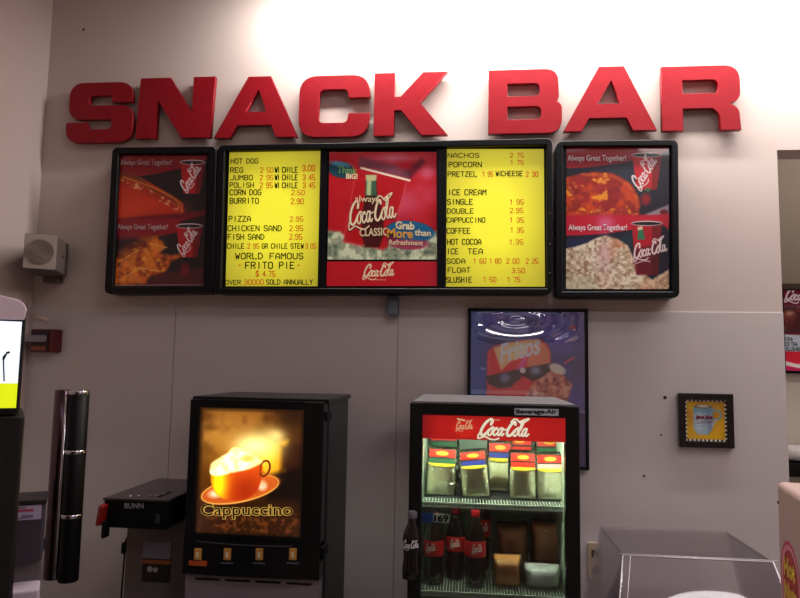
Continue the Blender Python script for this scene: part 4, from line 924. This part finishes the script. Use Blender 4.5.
def bent_card(w, z0, z1, y, bulge, arc=0, n=12):
    bm = bmesh.new(); A = []; B = []
    for i in range(n+1):
        u = i/n*2-1; yy = y-bulge*(1-u*u)
        A.append(bm.verts.new((u*w/2, yy, z0-arc*(1-u*u)))); B.append(bm.verts.new((u*w/2, yy, z1)))
    C_ = [bm.verts.new((v.co.x, v.co.y+.001, v.co.z)) for v in A]; D_ = [bm.verts.new((v.co.x, v.co.y+.001, v.co.z)) for v in B]
    for i in range(n):
        bm.faces.new((A[i], A[i+1], B[i+1], B[i])); bm.faces.new((D_[i], D_[i+1], C_[i+1], C_[i])); bm.faces.new((B[i], B[i+1], D_[i+1], D_[i])); bm.faces.new((C_[i], C_[i+1], A[i+1], A[i]))
    return bm
def gbm(bm): g = G(); g.bm.free(); g.bm = bm; return g
def pack(w=.115, h=.185, stripe=(30, 80, 60), stripe_name='green'):
    t = thing('packed_sandwich', 'x', 'sandwich', (0, 0, 0), 'wrapped sandwiches on the upper cooler shelf')
    gbm(pillow(w*.88, .042, h*.62)).build('sandwich', m_bread, t)
    o = gbm(pillow(w, .052, h)).build('wrapper', m_film, t)
    ca = gbm(bent_card(w*.82, h*.62, h*.93, -.022, .006)).build('header_card', M('card_black', (36, 14, 18), .5), t)
    gbm(bent_card(w*.80, h*.76, h*.91, -.0235, .006)).build('card_red_panel', M('card_red', (196, 30, 20), .45), ca)
    gbm(bent_card(w*.80, h*.64, h*.73, -.0235, .006, .004)).build('card_stripe', M('card_'+stripe_name, stripe, .45), ca)
    gbm(bent_card(w*.84, h*.60, h*.635, -.0235, .006, .006)).build('card_yellow_arc', M('card_yellow', (214, 180, 40), .45), ca)
    bm = bmesh.new(); r = bmesh.ops.create_circle(bm, cap_ends=True, radius=1, segments=24)
    for v in bm.verts: v.co = Vector((v.co.x*w*.2, -.0305, h*.835+v.co.y*h*.045))
    gbm(bm).build('card_oval', M('card_gold', (226, 150, 40), .45), ca)
    return t
def copy_tree(o, parent=None):
    c = o.copy(); COL.objects.link(c)
    if parent: c.parent = parent
    for ch in list(o.children): copy_tree(ch, c)
    return c
SP = {'green': (30, 84, 56), 'blue': (36, 44, 130), 'red': (176, 30, 30), 'pink': (196, 150, 150)}
protos = {k: pack(stripe=v, stripe_name=k) for k, v in SP.items()}
used = set()
def place_pack(kind, px, py_bot, Y, tilt, roll, sc, label, z=None):
    if kind in used: o = copy_tree(protos[kind])
    else: o = protos[kind]; used.add(kind)
    Y += .045; q = P(px, py_bot, Y); o.location = (q[0], Y, sh1+.004 if z is None else z); o.rotation_euler = (-tilt, roll, 0); o.scale = (sc[0], 1, sc[1]); o['label'] = label
place_pack('green', 440.5, 500, Yk+.14, .22, .03, (.98, .92), 'wrapped sandwich with a green striped card, front left end of the upper cooler shelf')
place_pack('blue', 476.5, 500, Yk+.13, .22, -.10, (.92, .90), 'wrapped sandwich with a blue striped card leaning left, second from the left in front')
place_pack('blue', 499, 500, Yk+.255, .12, .02, (.84, 1.02), 'narrow wrapped sandwich set back between the front packs, middle of the upper shelf')
place_pack('red', 523, 500, Yk+.13, .18, .0, (.88, .90), 'wrapped sandwich with an all red card, fourth along the upper cooler shelf')
place_pack('pink', 551, 500, Yk+.13, .18, -.02, (.92, .88), 'wrapped sandwich with a pale pink striped card at the right end of the shelf')
place_pack('green', 443, 500, Yk+.33, .05, 0, (1.05, 1.22), 'taller wrapped sandwich standing behind the green striped one at the left')
place_pack('red', 518, 500, Yk+.31, .05, .02, (.95, 1.18), 'wrapped sandwich in the back row behind the all red one')
place_pack('green', 550, 500, Yk+.31, .05, -.02, (.95, 1.16), 'wrapped sandwich in the back row at the right end of the upper shelf')

# cola bottles on the lower shelf
def bottle():
    t = thing('cola_bottle', 'x', 'bottle', (0, 0, 0), 'cola bottles on the lower cooler shelf')
    pr = [(.028, 0), (.034, .008), (.035, .05), (.032, .075), (.035, .10), (.035, .14), (.033, .165), (.024, .19), (.014, .212), (.013, .228)]
    G().lathe(pr, (0, 0, 0), 'z', 28).build('body', M('cola_plastic', (30, 10, 8), .12, coat=.6), t)
    lb = G().lathe([(.0358, .098), (.0362, .10), (.0362, .148), (.0355, .15)], (0, 0, 0), 'z', 28, cap=False).build('label', M('cola_label', (190, 24, 30), .4), t)
    G().lathe([(.0145, .224), (.015, .226), (.015, .242), (.0135, .244)], (0, 0, 0), 'z', 20).build('cap', M('cola_cap', (196, 24, 34), .4), t)
    c = Canvas(0, 0, 40, 16, 3, (186, 22, 30)); script(c, 3, 11.5, 32, 3, (226, 210, 210), hs=1.4, fat=1.2)
    ob = c.build('label_wordmark', [(-.02, -.0366, .142), (.02, -.0366, .142), (.02, -.0366, .106), (-.02, -.0366, .106)], M_print('cola_label_print', .4, 1, 0), lb)
    for v in ob.data.vertices:
        an = v.co.x/.02*.6; v.co.x = .0366*math.sin(an); v.co.y = -.0366*math.cos(an)
    return t
bt = bottle()
for i, (px, Y, sc, lab) in enumerate(((433, Yk+.15, .98, 'cola bottle with a red label at the left end of the lower cooler shelf'), (455, Yk+.22, .98, 'cola bottle standing further back, second from the left on the lower shelf'),
                          (475, Yk+.14, 1.03, 'cola bottle with a red label nearest the glass, third from the left'), (480, Yk+.34, 1.22, 'tall cola bottle with red cap behind the front bottles'))):
    o = bt if i == 0 else copy_tree(bt)
    q = P(px, 580, Y); o.location = (q[0], Y, sh2+.004); o.scale = (1, 1, sc); o['label'] = lab; o.rotation_euler = (0, 0, .2*i-.2)
# bread and rolls in bags
def loaf(px0, px1, py0, py1, Y, name, label, col, cat, nm, seed, grp=None):
    a = P(px0, py1, Y); b = P(px1, py0, Y); z0 = a[2]; h = b[2]-a[2]; w = b[0]-a[0]
    t = thing(name, label, cat, ((a[0]+b[0])/2, Y+.06, z0), grp)
    bm = pillow(w, .11, h, 16, 10)
    for v in bm.verts: v.co += Vector(((a[0]+b[0])/2, Y+.06, z0)); 
    gbm(bm).build(nm, M('loaf_%d' % seed, col, .6, noise=.3, nscale=18, bump=.4), t)
    bm = pillow(w*1.03, .125, h*1.04, 18, 12); rs = random.Random(seed)
    for v in bm.verts: v.co += Vector(((a[0]+b[0])/2+rs.uniform(-.003, .003), Y+.06+rs.uniform(-.004, .004), z0+rs.uniform(0, .003)))
    gbm(bm).build('bag', m_film, t)
zz = sh2+.004
def pyz(px, z, Y):
    lo, hi = 400, 700
    for _ in range(40):
        m = (lo+hi)/2
        if P(px, m, Y)[2] > z: lo = m
        else: hi = m
    return lo
yb_ = pyz(520, zz, Yk+.12)
yb2 = pyz(520, zz, Yk+.30)
loaf(493, 522, yb_-30, yb_, Yk+.12, 'bagged_rolls', 'bag of orange brown rolls in front on the lower cooler shelf, beside the bottles', (240, 160, 96), 'bread', 'rolls', 1, 'bagged bread in the cooler')
loaf(525, 562, yb_-20, yb_, Yk+.12, 'white_package', 'flat white wrapped package at the lower right of the cooler', (230, 226, 240), 'package', 'contents', 2)
loaf(532, 565, yb2-48, yb2, Yk+.30, 'bagged_bread', 'brown bagged loaf behind the white package at the right of the cooler', (226, 146, 100), 'bread', 'loaf', 3, 'bagged bread in the cooler')
loaf(497, 529, yb2-46, yb2, Yk+.30, 'bagged_bread', 'brown bagged loaf standing in the middle behind the orange rolls', (206, 130, 90), 'bread', 'loaf', 4, 'bagged bread in the cooler')

# ------------------------------------------------------------------ acrylic pastry case
Yq = -.62
a, b = P(623, 555, Yq), P(773, 562, Yq); cz = (a[2]+b[2])/2
bl_, br_ = P(603, 530, -.22), P(748, 532, -.22)
X0, X1 = a[0], b[0]; y0, y1 = Yq, -.2; zb_ = .70; dz = cz-zb_
t = thing('acrylic_case', 'clear acrylic pastry case with slanted sides standing right of the cooler', 'display case', ((X0+X1)/2, -.4, CZ))
m_ac = clear('acrylic', (255, 253, 255), .7, .025, .015)
fx, fy = dz*.22, dz*.561
top = [Vector((X0, y0, cz)), Vector((X1, y0, cz)), Vector((X1, y1, cz)), Vector((X0, y1, cz))]
btm = [Vector((X0-fx, y0-fy, zb_)), Vector((X1+fx, y0-fy, zb_)), Vector((X1+fx, y1+.02, zb_)), Vector((X0-fx, y1+.02, zb_))]
def sheet(q, th, name, mat, parent):
    n = (q[1]-q[0]).cross(q[3]-q[0]).normalized(); g = G(); g.hexa([*q, *[p-n*th for p in q]]); return g.build(name, mat, parent)
sheet([top[0], top[1], top[2], top[3]], .004, 'top_sheet', m_ac, t)
# front sheet bellies slightly
g = G(); bm = g.bm; N = 16; rows = []
for j in range(N+1):
    v = j/N; row = []
    for i in range(N+1):
        u = i/N; p = (btm[0]*(1-u)+btm[1]*u)*(1-v)+(top[0]*(1-u)+top[1]*u)*v
        p = p+Vector((0, -.0006, .0003))*math.sin(PI*v)*math.sin(PI*u); row.append(bm.verts.new(p))
    rows.append(row)
for j in range(N):
    for i in range(N): f = bm.faces.new((rows[j][i], rows[j][i+1], rows[j+1][i+1], rows[j+1][i])); f.smooth = True
g.build('front_sheet', m_ac, t)
sheet([btm[0], top[0], top[3], btm[3]], .004, 'side_sheet', m_ac, t)
sheet([btm[1], btm[2], top[2], top[1]], .004, 'side_sheet', m_ac, t)
sheet([btm[3], top[3], top[2], btm[2]], .004, 'back_sheet', m_ac, t)
m_edge = M('acrylic_edge', (226, 222, 230), .15, spec=.8, coat=.5)
g = G(); s = .0022
for p, q in ((top[0], top[1]), (top[0], btm[0]), (top[1], btm[1])): g.tube([p, q], s, 6)
for p, q in ((top[0]+Vector((-.012, -.006, .006)), top[1]+Vector((.012, -.006, .006))), (top[0]+Vector((.024, -.002, 0)), btm[0]+Vector((.024, -.004, 0)))): g.tube([p, q], .0012, 6)
g.build('edge_strip', m_edge, t)
G().box((btm[0].x-.01, btm[0].y-.01, CZ), (btm[1].x+.01, y1+.04, zb_), bev=.006).build('base', M('case_base', (116, 104, 112), .4, noise=.1), t)

# ------------------------------------------------------------------ white snack box at the right edge
Yw = -1.2
ax = P(778.3, 540, Yw); zt_ = P(779, 481, Yw)[2]; STZ = .62; BD = .42; BW = .3
rot = math.radians(-11)
t = thing('serving_stand', 'low stand under the white snack box', 'stand', (ax[0], Yw, 0))
G().box((ax[0], Yw-BD, STZ-.03), (ax[0]+BW, Yw, STZ), bev=.004).build('shelf_top', m_black, t)
for sx in (.03, BW-.03):
    for sy in (.03, BD-.03): G().box((ax[0]+sx-.015, Yw-sy-.015, 0), (ax[0]+sx+.015, Yw-sy+.015, STZ-.03)).build('leg', m_blackm, t)
t.rotation_euler = (0, 0, rot)
t = thing('snack_box', 'white box with a round pink and yellow logo at the right edge of the photo', 'box', (ax[0], Yw, STZ))
G().box((ax[0], Yw-BD, STZ), (ax[0]+BW, Yw, zt_), bev=.014, seg=4).build('body', M('white_box_paint', (196, 170, 162), .5, noise=.04, nscale=6), t)
def paint_logo():
    c = Canvas(-35, -35, 35, 35, 2.5, (196, 170, 162))
    c.sub(c.ell(0, 0, 33, 33), (196, 50, 100)); c.sub(c.ring(0, 0, 30, 30, 4), (230, 150, 160)); c.sub(c.ell(0, 0, 25, 25), (176, 40, 50))
    n = c.noise(6, 91, 3); c.sub(c.ell(0, 0, 25, 25)*np.clip((n-.5)*5, 0, 1), (214, 90, 50), .7)
    return c
lzc = P(786, 582, Yw-.1)[2]; lyc = Yw-.115; lr = .1; X_ = ax[0]-.0008
lg = paint_logo().build('logo', [(X_, lyc+lr, lzc+lr), (X_, lyc-lr, lzc+lr), (X_, lyc-lr, lzc-lr), (X_, lyc+lr, lzc-lr)], M_print('logo_print', .5, 1, 0), t)
m_yel = M('logo_yellow', (226, 190, 60), .5)
text_on('logo_lettering', 'Hot', m_yel, lg, (X_-.001, lyc+.06, lzc+.005), (0, -.11, .008), (0, -.004, .045), bold=.06)
text_on('logo_lettering', 'Nuts', m_yel, lg, (X_-.001, lyc+.06, lzc-.05), (0, -.12, .008), (0, -.004, .045), bold=.06)
zr = P(779.6, 501, Yw)[2]; G().lathe([(.004, .001), (.003, -.003)], (ax[0], Yw-.02, zr), 'x', 10).build('rivet', m_hole, t)
t.rotation_euler = (0, 0, rot)

# ------------------------------------------------------------------ left drink dispenser with lit sign
Yl = -1.62
lx = P(22.5, 370, Yl)[0]; zA = P(10, 318, Yl)[2]; zB = P(10, 413, Yl)[2]; wl_ = .42
t = thing('sign_dispenser', 'black drink dispenser with a lit white and lime sign at the left edge', 'drink machine', (lx, Yl, 0))
G().box((lx-wl_, Yl+.004, zB), (lx, Yl+.10, zA+.004), bev=.006).build('sign_housing', m_black, t)
zm = P(8, 383, Yl)[2]; xr = P(19.3, 370, Yl)[0]; zi0, zi1 = P(8, 320, Yl)[2]-.004, P(8, 407.5, Yl)[2]
sg = G().box((lx-wl_+.02, Yl-.002, zm), (xr, Yl+.006, zi0)).build('lit_sign', M('lit_white', (220, 230, 240), .4, emit=(236, 244, 255), es=.95), t)
G().box((lx-wl_+.02, Yl-.002, zi1), (xr, Yl+.006, zm)).build('lit_lime_band', M('lit_lime', (200, 220, 20), .4, emit=(216, 226, 20), es=.9), t)
g = G(); a = P(6.5, 381, Yl-.003); b = P(6.2, 356, Yl-.003); c_ = P(11.5, 352.5, Yl-.003)
g.tube([a, b], .0016, 6); g.tube(spl([b-np.array((0, 0, .008)), (b+c_)/2+np.array((0, 0, .002)), c_], 4), .0028, 6); g.build('sign_stroke', M('sign_black', (14, 14, 16), .5), sg)
# rounded pale hood over the sign
g = G(); prof = []
zt0 = P(10, 322, Yl)[2]; zt1 = P(10, 297, Yl)[2]
xh = P(25.5, 318, Yl)[0]
pts = [(lx-wl_, zt0), (xh-.002, zA-.004), (xh+.002, zA+.018), (xh-.004, zA+.032), (xh-.016, zA+.040), (lx-.10, zt1+.012), (lx-wl_, zt1+.016)]
g.prism([(float(a), float(b)) for a, b in pts], Yl-.004, Yl+.16, 'xz', .003); g.build('hood', M('pale_hood', (226, 206, 218), .35, noise=.04), t)
q = P(1.5, 310, Yl-.004); G().box((q[0]-.02, Yl-.006, q[2]-.006), (q[0]+.001, Yl-.003, q[2]+.007)).build('hood_logo', M('hood_logo', (150, 60, 60), .5, noise=.5, nscale=100), t)
G().box((lx-wl_, Yl+.02, .0), (P(18.5, 500, Yl)[0], Yl+.3, zB-.004), bev=.008).build('body', M('dispenser_body', (22, 20, 22), .4, noise=.2), t)
t.rotation_euler = (0, 0, math.radians(35.5))

# ------------------------------------------------------------------ grey dispenser with label
Yg = -1.15
gx1 = P(43.5, 530, Yg)[0]; gx0 = gx1-.28; gz = P(30, 498, Yg)[2]; gz1 = P(42, 498.5, Yg)[2]
t = thing('ice_dispenser', 'dark grey dispenser with a white label, between the lit sign machine and the cup tubes', 'dispenser', (gx1, Yg, 0))
G().box((gx0, Yg, P(30, 560, Yg)[2]), (gx1, Yg+.13, gz1-.012), bev=.006).build('upper_body', M('grey_body', (62, 56, 66), .45, noise=.1), t)
G().box((gx0-.004, Yg-.006, gz1-.014), (gx1+.004, Yg+.13, gz1), bev=.003).build('lid', M('dark_lid', (34, 28, 34), .4), t)
a, b = P(13, 503, Yg), P(41.5, 518.5, Yg)
lb = G().box((a[0], Yg-.002, b[2]), (b[0], Yg, a[2])).build('label', M('white_label', (176, 166, 190), .5), t)
g = G(); hh = a[2]-b[2]
g.box((a[0]+.012, Yg-.003, a[2]-hh*.42), (b[0]-.02, Yg-.0015, a[2]-hh*.25)); g.build('label_red_line', M('label_red', (170, 60, 90), .5, noise=.4, nscale=160), lb)
g = G(); g.box((a[0]+.012, Yg-.003, b[2]+hh*.12), (a[0]+.05, Yg-.0015, b[2]+hh*.2)); g.box((b[0]-.05, Yg-.003, b[2]+hh*.15), (b[0]-.02, Yg-.0015, b[2]+hh*.35)); g.box((a[0]+.03, Yg-.003, a[2]-hh*.18), (b[0]-.04, Yg-.0015, a[2]-hh*.1)); g.build('label_grey_text', M('label_grey', (110, 104, 124), .5), lb)
G().box((gx0, Yg+.03, 0), (gx1+.0, Yg+.13, P(30, 558, Yg)[2]), bev=.004).build('lower_body', M('grey_lower', (96, 88, 90), .5, noise=.1), t)
ztr = P(40, 583, Yg)[2]; G().box((gx0, Yg-.06, ztr-.16), (gx1, Yg+.10, ztr), bev=.006).build('tray', M('pale_tray', (196, 180, 196), .4), t)
t.rotation_euler = (0, 0, math.radians(31))

# ------------------------------------------------------------------ cup dispenser tubes
Yt0 = -.86
def px_x(px, py, Y): return P(px, py, Y)[0]
zt_ = P(70, 390, Yt0)[2]; zb_ = P(66, 581, Yt0)[2]
c1 = px_x(55.5, 480, Yt0); c2 = px_x(74.0, 480, Yt0); r1 = (px_x(68, 480, Yt0)-px_x(50, 480, Yt0))/2; r2 = (px_x(86, 480, Yt0)-px_x(67.5, 480, Yt0))/2
t = thing('cup_dispenser', 'tall pair of chrome and black cup dispenser tubes against the left wall corner', 'cup dispenser', ((c1+c2)/2, Yt0, zb_))
G().lathe([(r1*.9, 0), (r1, .004), (r1, zt_-zb_-.004), (r1*.85, zt_-zb_)], (c1, Yt0+.02, zb_), 'z', 40).build('chrome_tube', M('chrome_tube', (96, 78, 88), .18, metal=1, bump=.08, nscale=6), t)
G().lathe([(r2*.9, 0), (r2, .004), (r2, zt_-zb_-.014), (r2*.9, zt_-zb_-.012)], (c2, Yt0, zb_), 'z', 40).build('black_tube', M('tube_black', (6, 6, 8), .45, spec=.25), t)
G().lathe([(r2*1.01, 0), (r2*1.05, .003), (r2*1.05, .010), (r2*.95, .014)], (c2, Yt0, zt_-.014), 'z', 40).build('rim', m_chrome, t)
for y in (451.5, 515.5):
    z = P(76, y, Yt0)[2]; G().lathe([(r2*1.0, -.006), (r2*1.05, -.004), (r2*1.05, .004), (r2*1.0, .006)], (c2, Yt0, z), 'z', 40, cap=False).build('band', m_chrome, t)
G().tube([(c2-r2*.98, Yt0-.02, zb_+.01), (c2-r2*.98, Yt0-.02, zt_-.02)], .005, 8).build('edge_trim', m_chrome, t)
G().box((XL-.002, Yt0+.005, P(45, 552, Yt0)[2]), (c1-r1+.006, Yt0+.035, P(45, 541, Yt0)[2]), bev=.003).build('bracket', M('bracket_grey', (70, 66, 74), .4), t)

# ------------------------------------------------------------------ far room: menu and shelf
def paint_far():
    c = Canvas(783, 291, 812, 371, 3, (120, 20, 40))
    c.sub(c.poly([(780, 289), (815, 289), (815, 306), (780, 304)]), (110, 16, 40)); script(c, 785.5, 300, 36, -2, (226, 206, 214), hs=1.2, fat=1.2)
    n = c.noise(5, 95, 3); m = c.poly([(780, 306), (815, 306), (815, 334), (780, 334)]); c.sub(m, (74, 26, 30)); c.sub(m*np.clip((n-.5)*5, 0, 1), (130, 50, 44), .8); c.sub(m*c.glow(790, 314, 5, 3), (214, 160, 130), .8); c.sub(m*np.clip((310-c.Y)/4, 0, 1), (120, 110, 124), .5)
    c.sub(c.poly([(780, 335), (815, 336), (815, 352), (780, 352)]), (186, 190, 200)); c.sub(c.poly([(780, 352), (815, 352), (815, 374), (780, 374)]), (214, 24, 50))
    c.sub(c.poly([(780, 361), (795, 364), (815, 366), (815, 371), (795, 368), (780, 365)], .7), (230, 214, 210)); c.sub(c.poly([(780, 366), (800, 369), (815, 372), (815, 376), (780, 376)], .7), (196, 30, 90))
    return c
Yfp = YF-.02
a, b = P(782.2, 290.5, Yfp), P(812, 371, Yfp)
t = thing('framed_menu', 'red framed drink menu on the far wall seen through the opening at right', 'menu', ((a[0]+b[0])/2, Yfp, b[2]))
g = G(); w = .02
for p, q in (((a[0]-w, b[2]-w), (a[0], a[2]+w)), ((b[0], b[2]-w), (b[0]+w, a[2]+w)), ((a[0], a[2]), (b[0], a[2]+w)), ((a[0], b[2]-w), (b[0], b[2]))): g.box((p[0], Yfp-.02, p[1]), (q[0], YF, q[1]), bev=.003)
g.build('frame', m_frame, t)
paint_far().build('menu_print', [(a[0], Yfp, a[2]), (b[0], Yfp, a[2]), (b[0], Yfp, b[2]), (a[0], Yfp, b[2])], M_print('far_menu_print', .4, 1, .3), t)
for s_, x, y in (('SODA', 784, 337), ('ICE TEA', 784, 342), ('SLUSHIE', 786, 347)):
    text_px('menu_lettering', s_, m_ink, t, x, y, x+(9 if s_ == 'SODA' else 14), y+4, Yfp-.002, bold=.03, dy=.3)
zq = P(790, 463, YF-.3)[2]
t = thing('far_shelf', 'black shelf on the far wall seen through the opening at right', 'shelf', (2.2, YF-.3, zq-.08))
G().box((1.5, YF-.34, zq-.085), (XR-.05, YF, zq), bev=.004).build('board', m_blackm, t)
a = P(786, 462, YF-.25)
g = gbm(pillow(.5, .2, .10, 20, 10)); rs = random.Random(3)
for v in g.bm.verts: v.co += Vector((a[0]+.22, YF-.2, zq+.001)); v.co.z += rs.uniform(0, .008)
tag(g.build('plastic_bag', M('white_bag', (236, 232, 236), .4, noise=.05, bump=.5, nscale=30)), 'white plastic bag lying on the far black shelf', 'bag')

# ------------------------------------------------------------------ lights
def lamp(name, loc, rot, size, power, col, sy=None, spread=None):
    ld = bpy.data.lights.new(name, 'AREA'); ld.shape = 'RECTANGLE' if sy else 'SQUARE'; ld.size = size
    if sy: ld.size_y = sy
    ld.energy = power; ld.color = lin(col) if max(col) > 1.01 else col
    if spread: ld.spread = math.radians(spread)
    o = bpy.data.objects.new(name, ld); COL.objects.link(o); o.location = loc; o.rotation_euler = rot; return o
# fluorescent fixture just above the picture, washing the wall
xl0, xl1 = -.92, 2.5
lamp('wall_wash_lamp', ((xl0+xl1)/2, -.29, 3.37), (math.radians(30), 0, 0), xl1-xl0, 70, (255, 250, 244), .08)
for x, y, pw in ((-1.1, -2.2, 2), (.5, -2.2, 11), (1.9, -2.2, 9), (3.3, -1.5, 30), (-1.1, -4.2, 1.5), (.5, -4.2, 5)):
    lamp('ceiling_lamp', (x, y, CEIL-.03), (0, 0, 0), 1.3, pw, (255, 242, 246), .24 if x > 0 else .07)
o = lamp('round_ceiling_lamp', (2.15, -4.2, CEIL-.03), (0, 0, 0), .95, 26, (255, 246, 246), .6); o.data.shape = 'ELLIPSE'
for x, ry in ((ix0-.012, -38), (ix1+.012, 38)):   # added fill lights hidden behind the door frame, brightening the sandwich packs
    lamp('cooler_side_fill', (x, yd+.014, (sh1+hz0)/2+.02), (math.radians(90), 0, math.radians(ry)), .02, .8, (238, 255, 222), .2)
lamp('far_room_lamp', (2.4, 1.0, CEIL-.5), (0, 0, 0), 1.0, 22, (255, 244, 232), .4)
lamp('cooler_lamp', ((kx0+kx1)/2, yd+.02, kz-.062), (math.radians(24), 0, 0), .42, 9.0, (238, 255, 222), .03)
w = bpy.data.worlds.new('world'); bpy.context.scene.world = w; w.use_nodes = True
w.node_tree.nodes['Background'].inputs[0].default_value = (.5, .48, .5, 1); w.node_tree.nodes['Background'].inputs[1].default_value = .05
vs_ = bpy.context.scene.view_settings; vs_.view_transform = 'Standard'; vs_.look = 'None'; vs_.gamma = 1; vs_.use_curve_mapping = False; vs_.exposure = 0
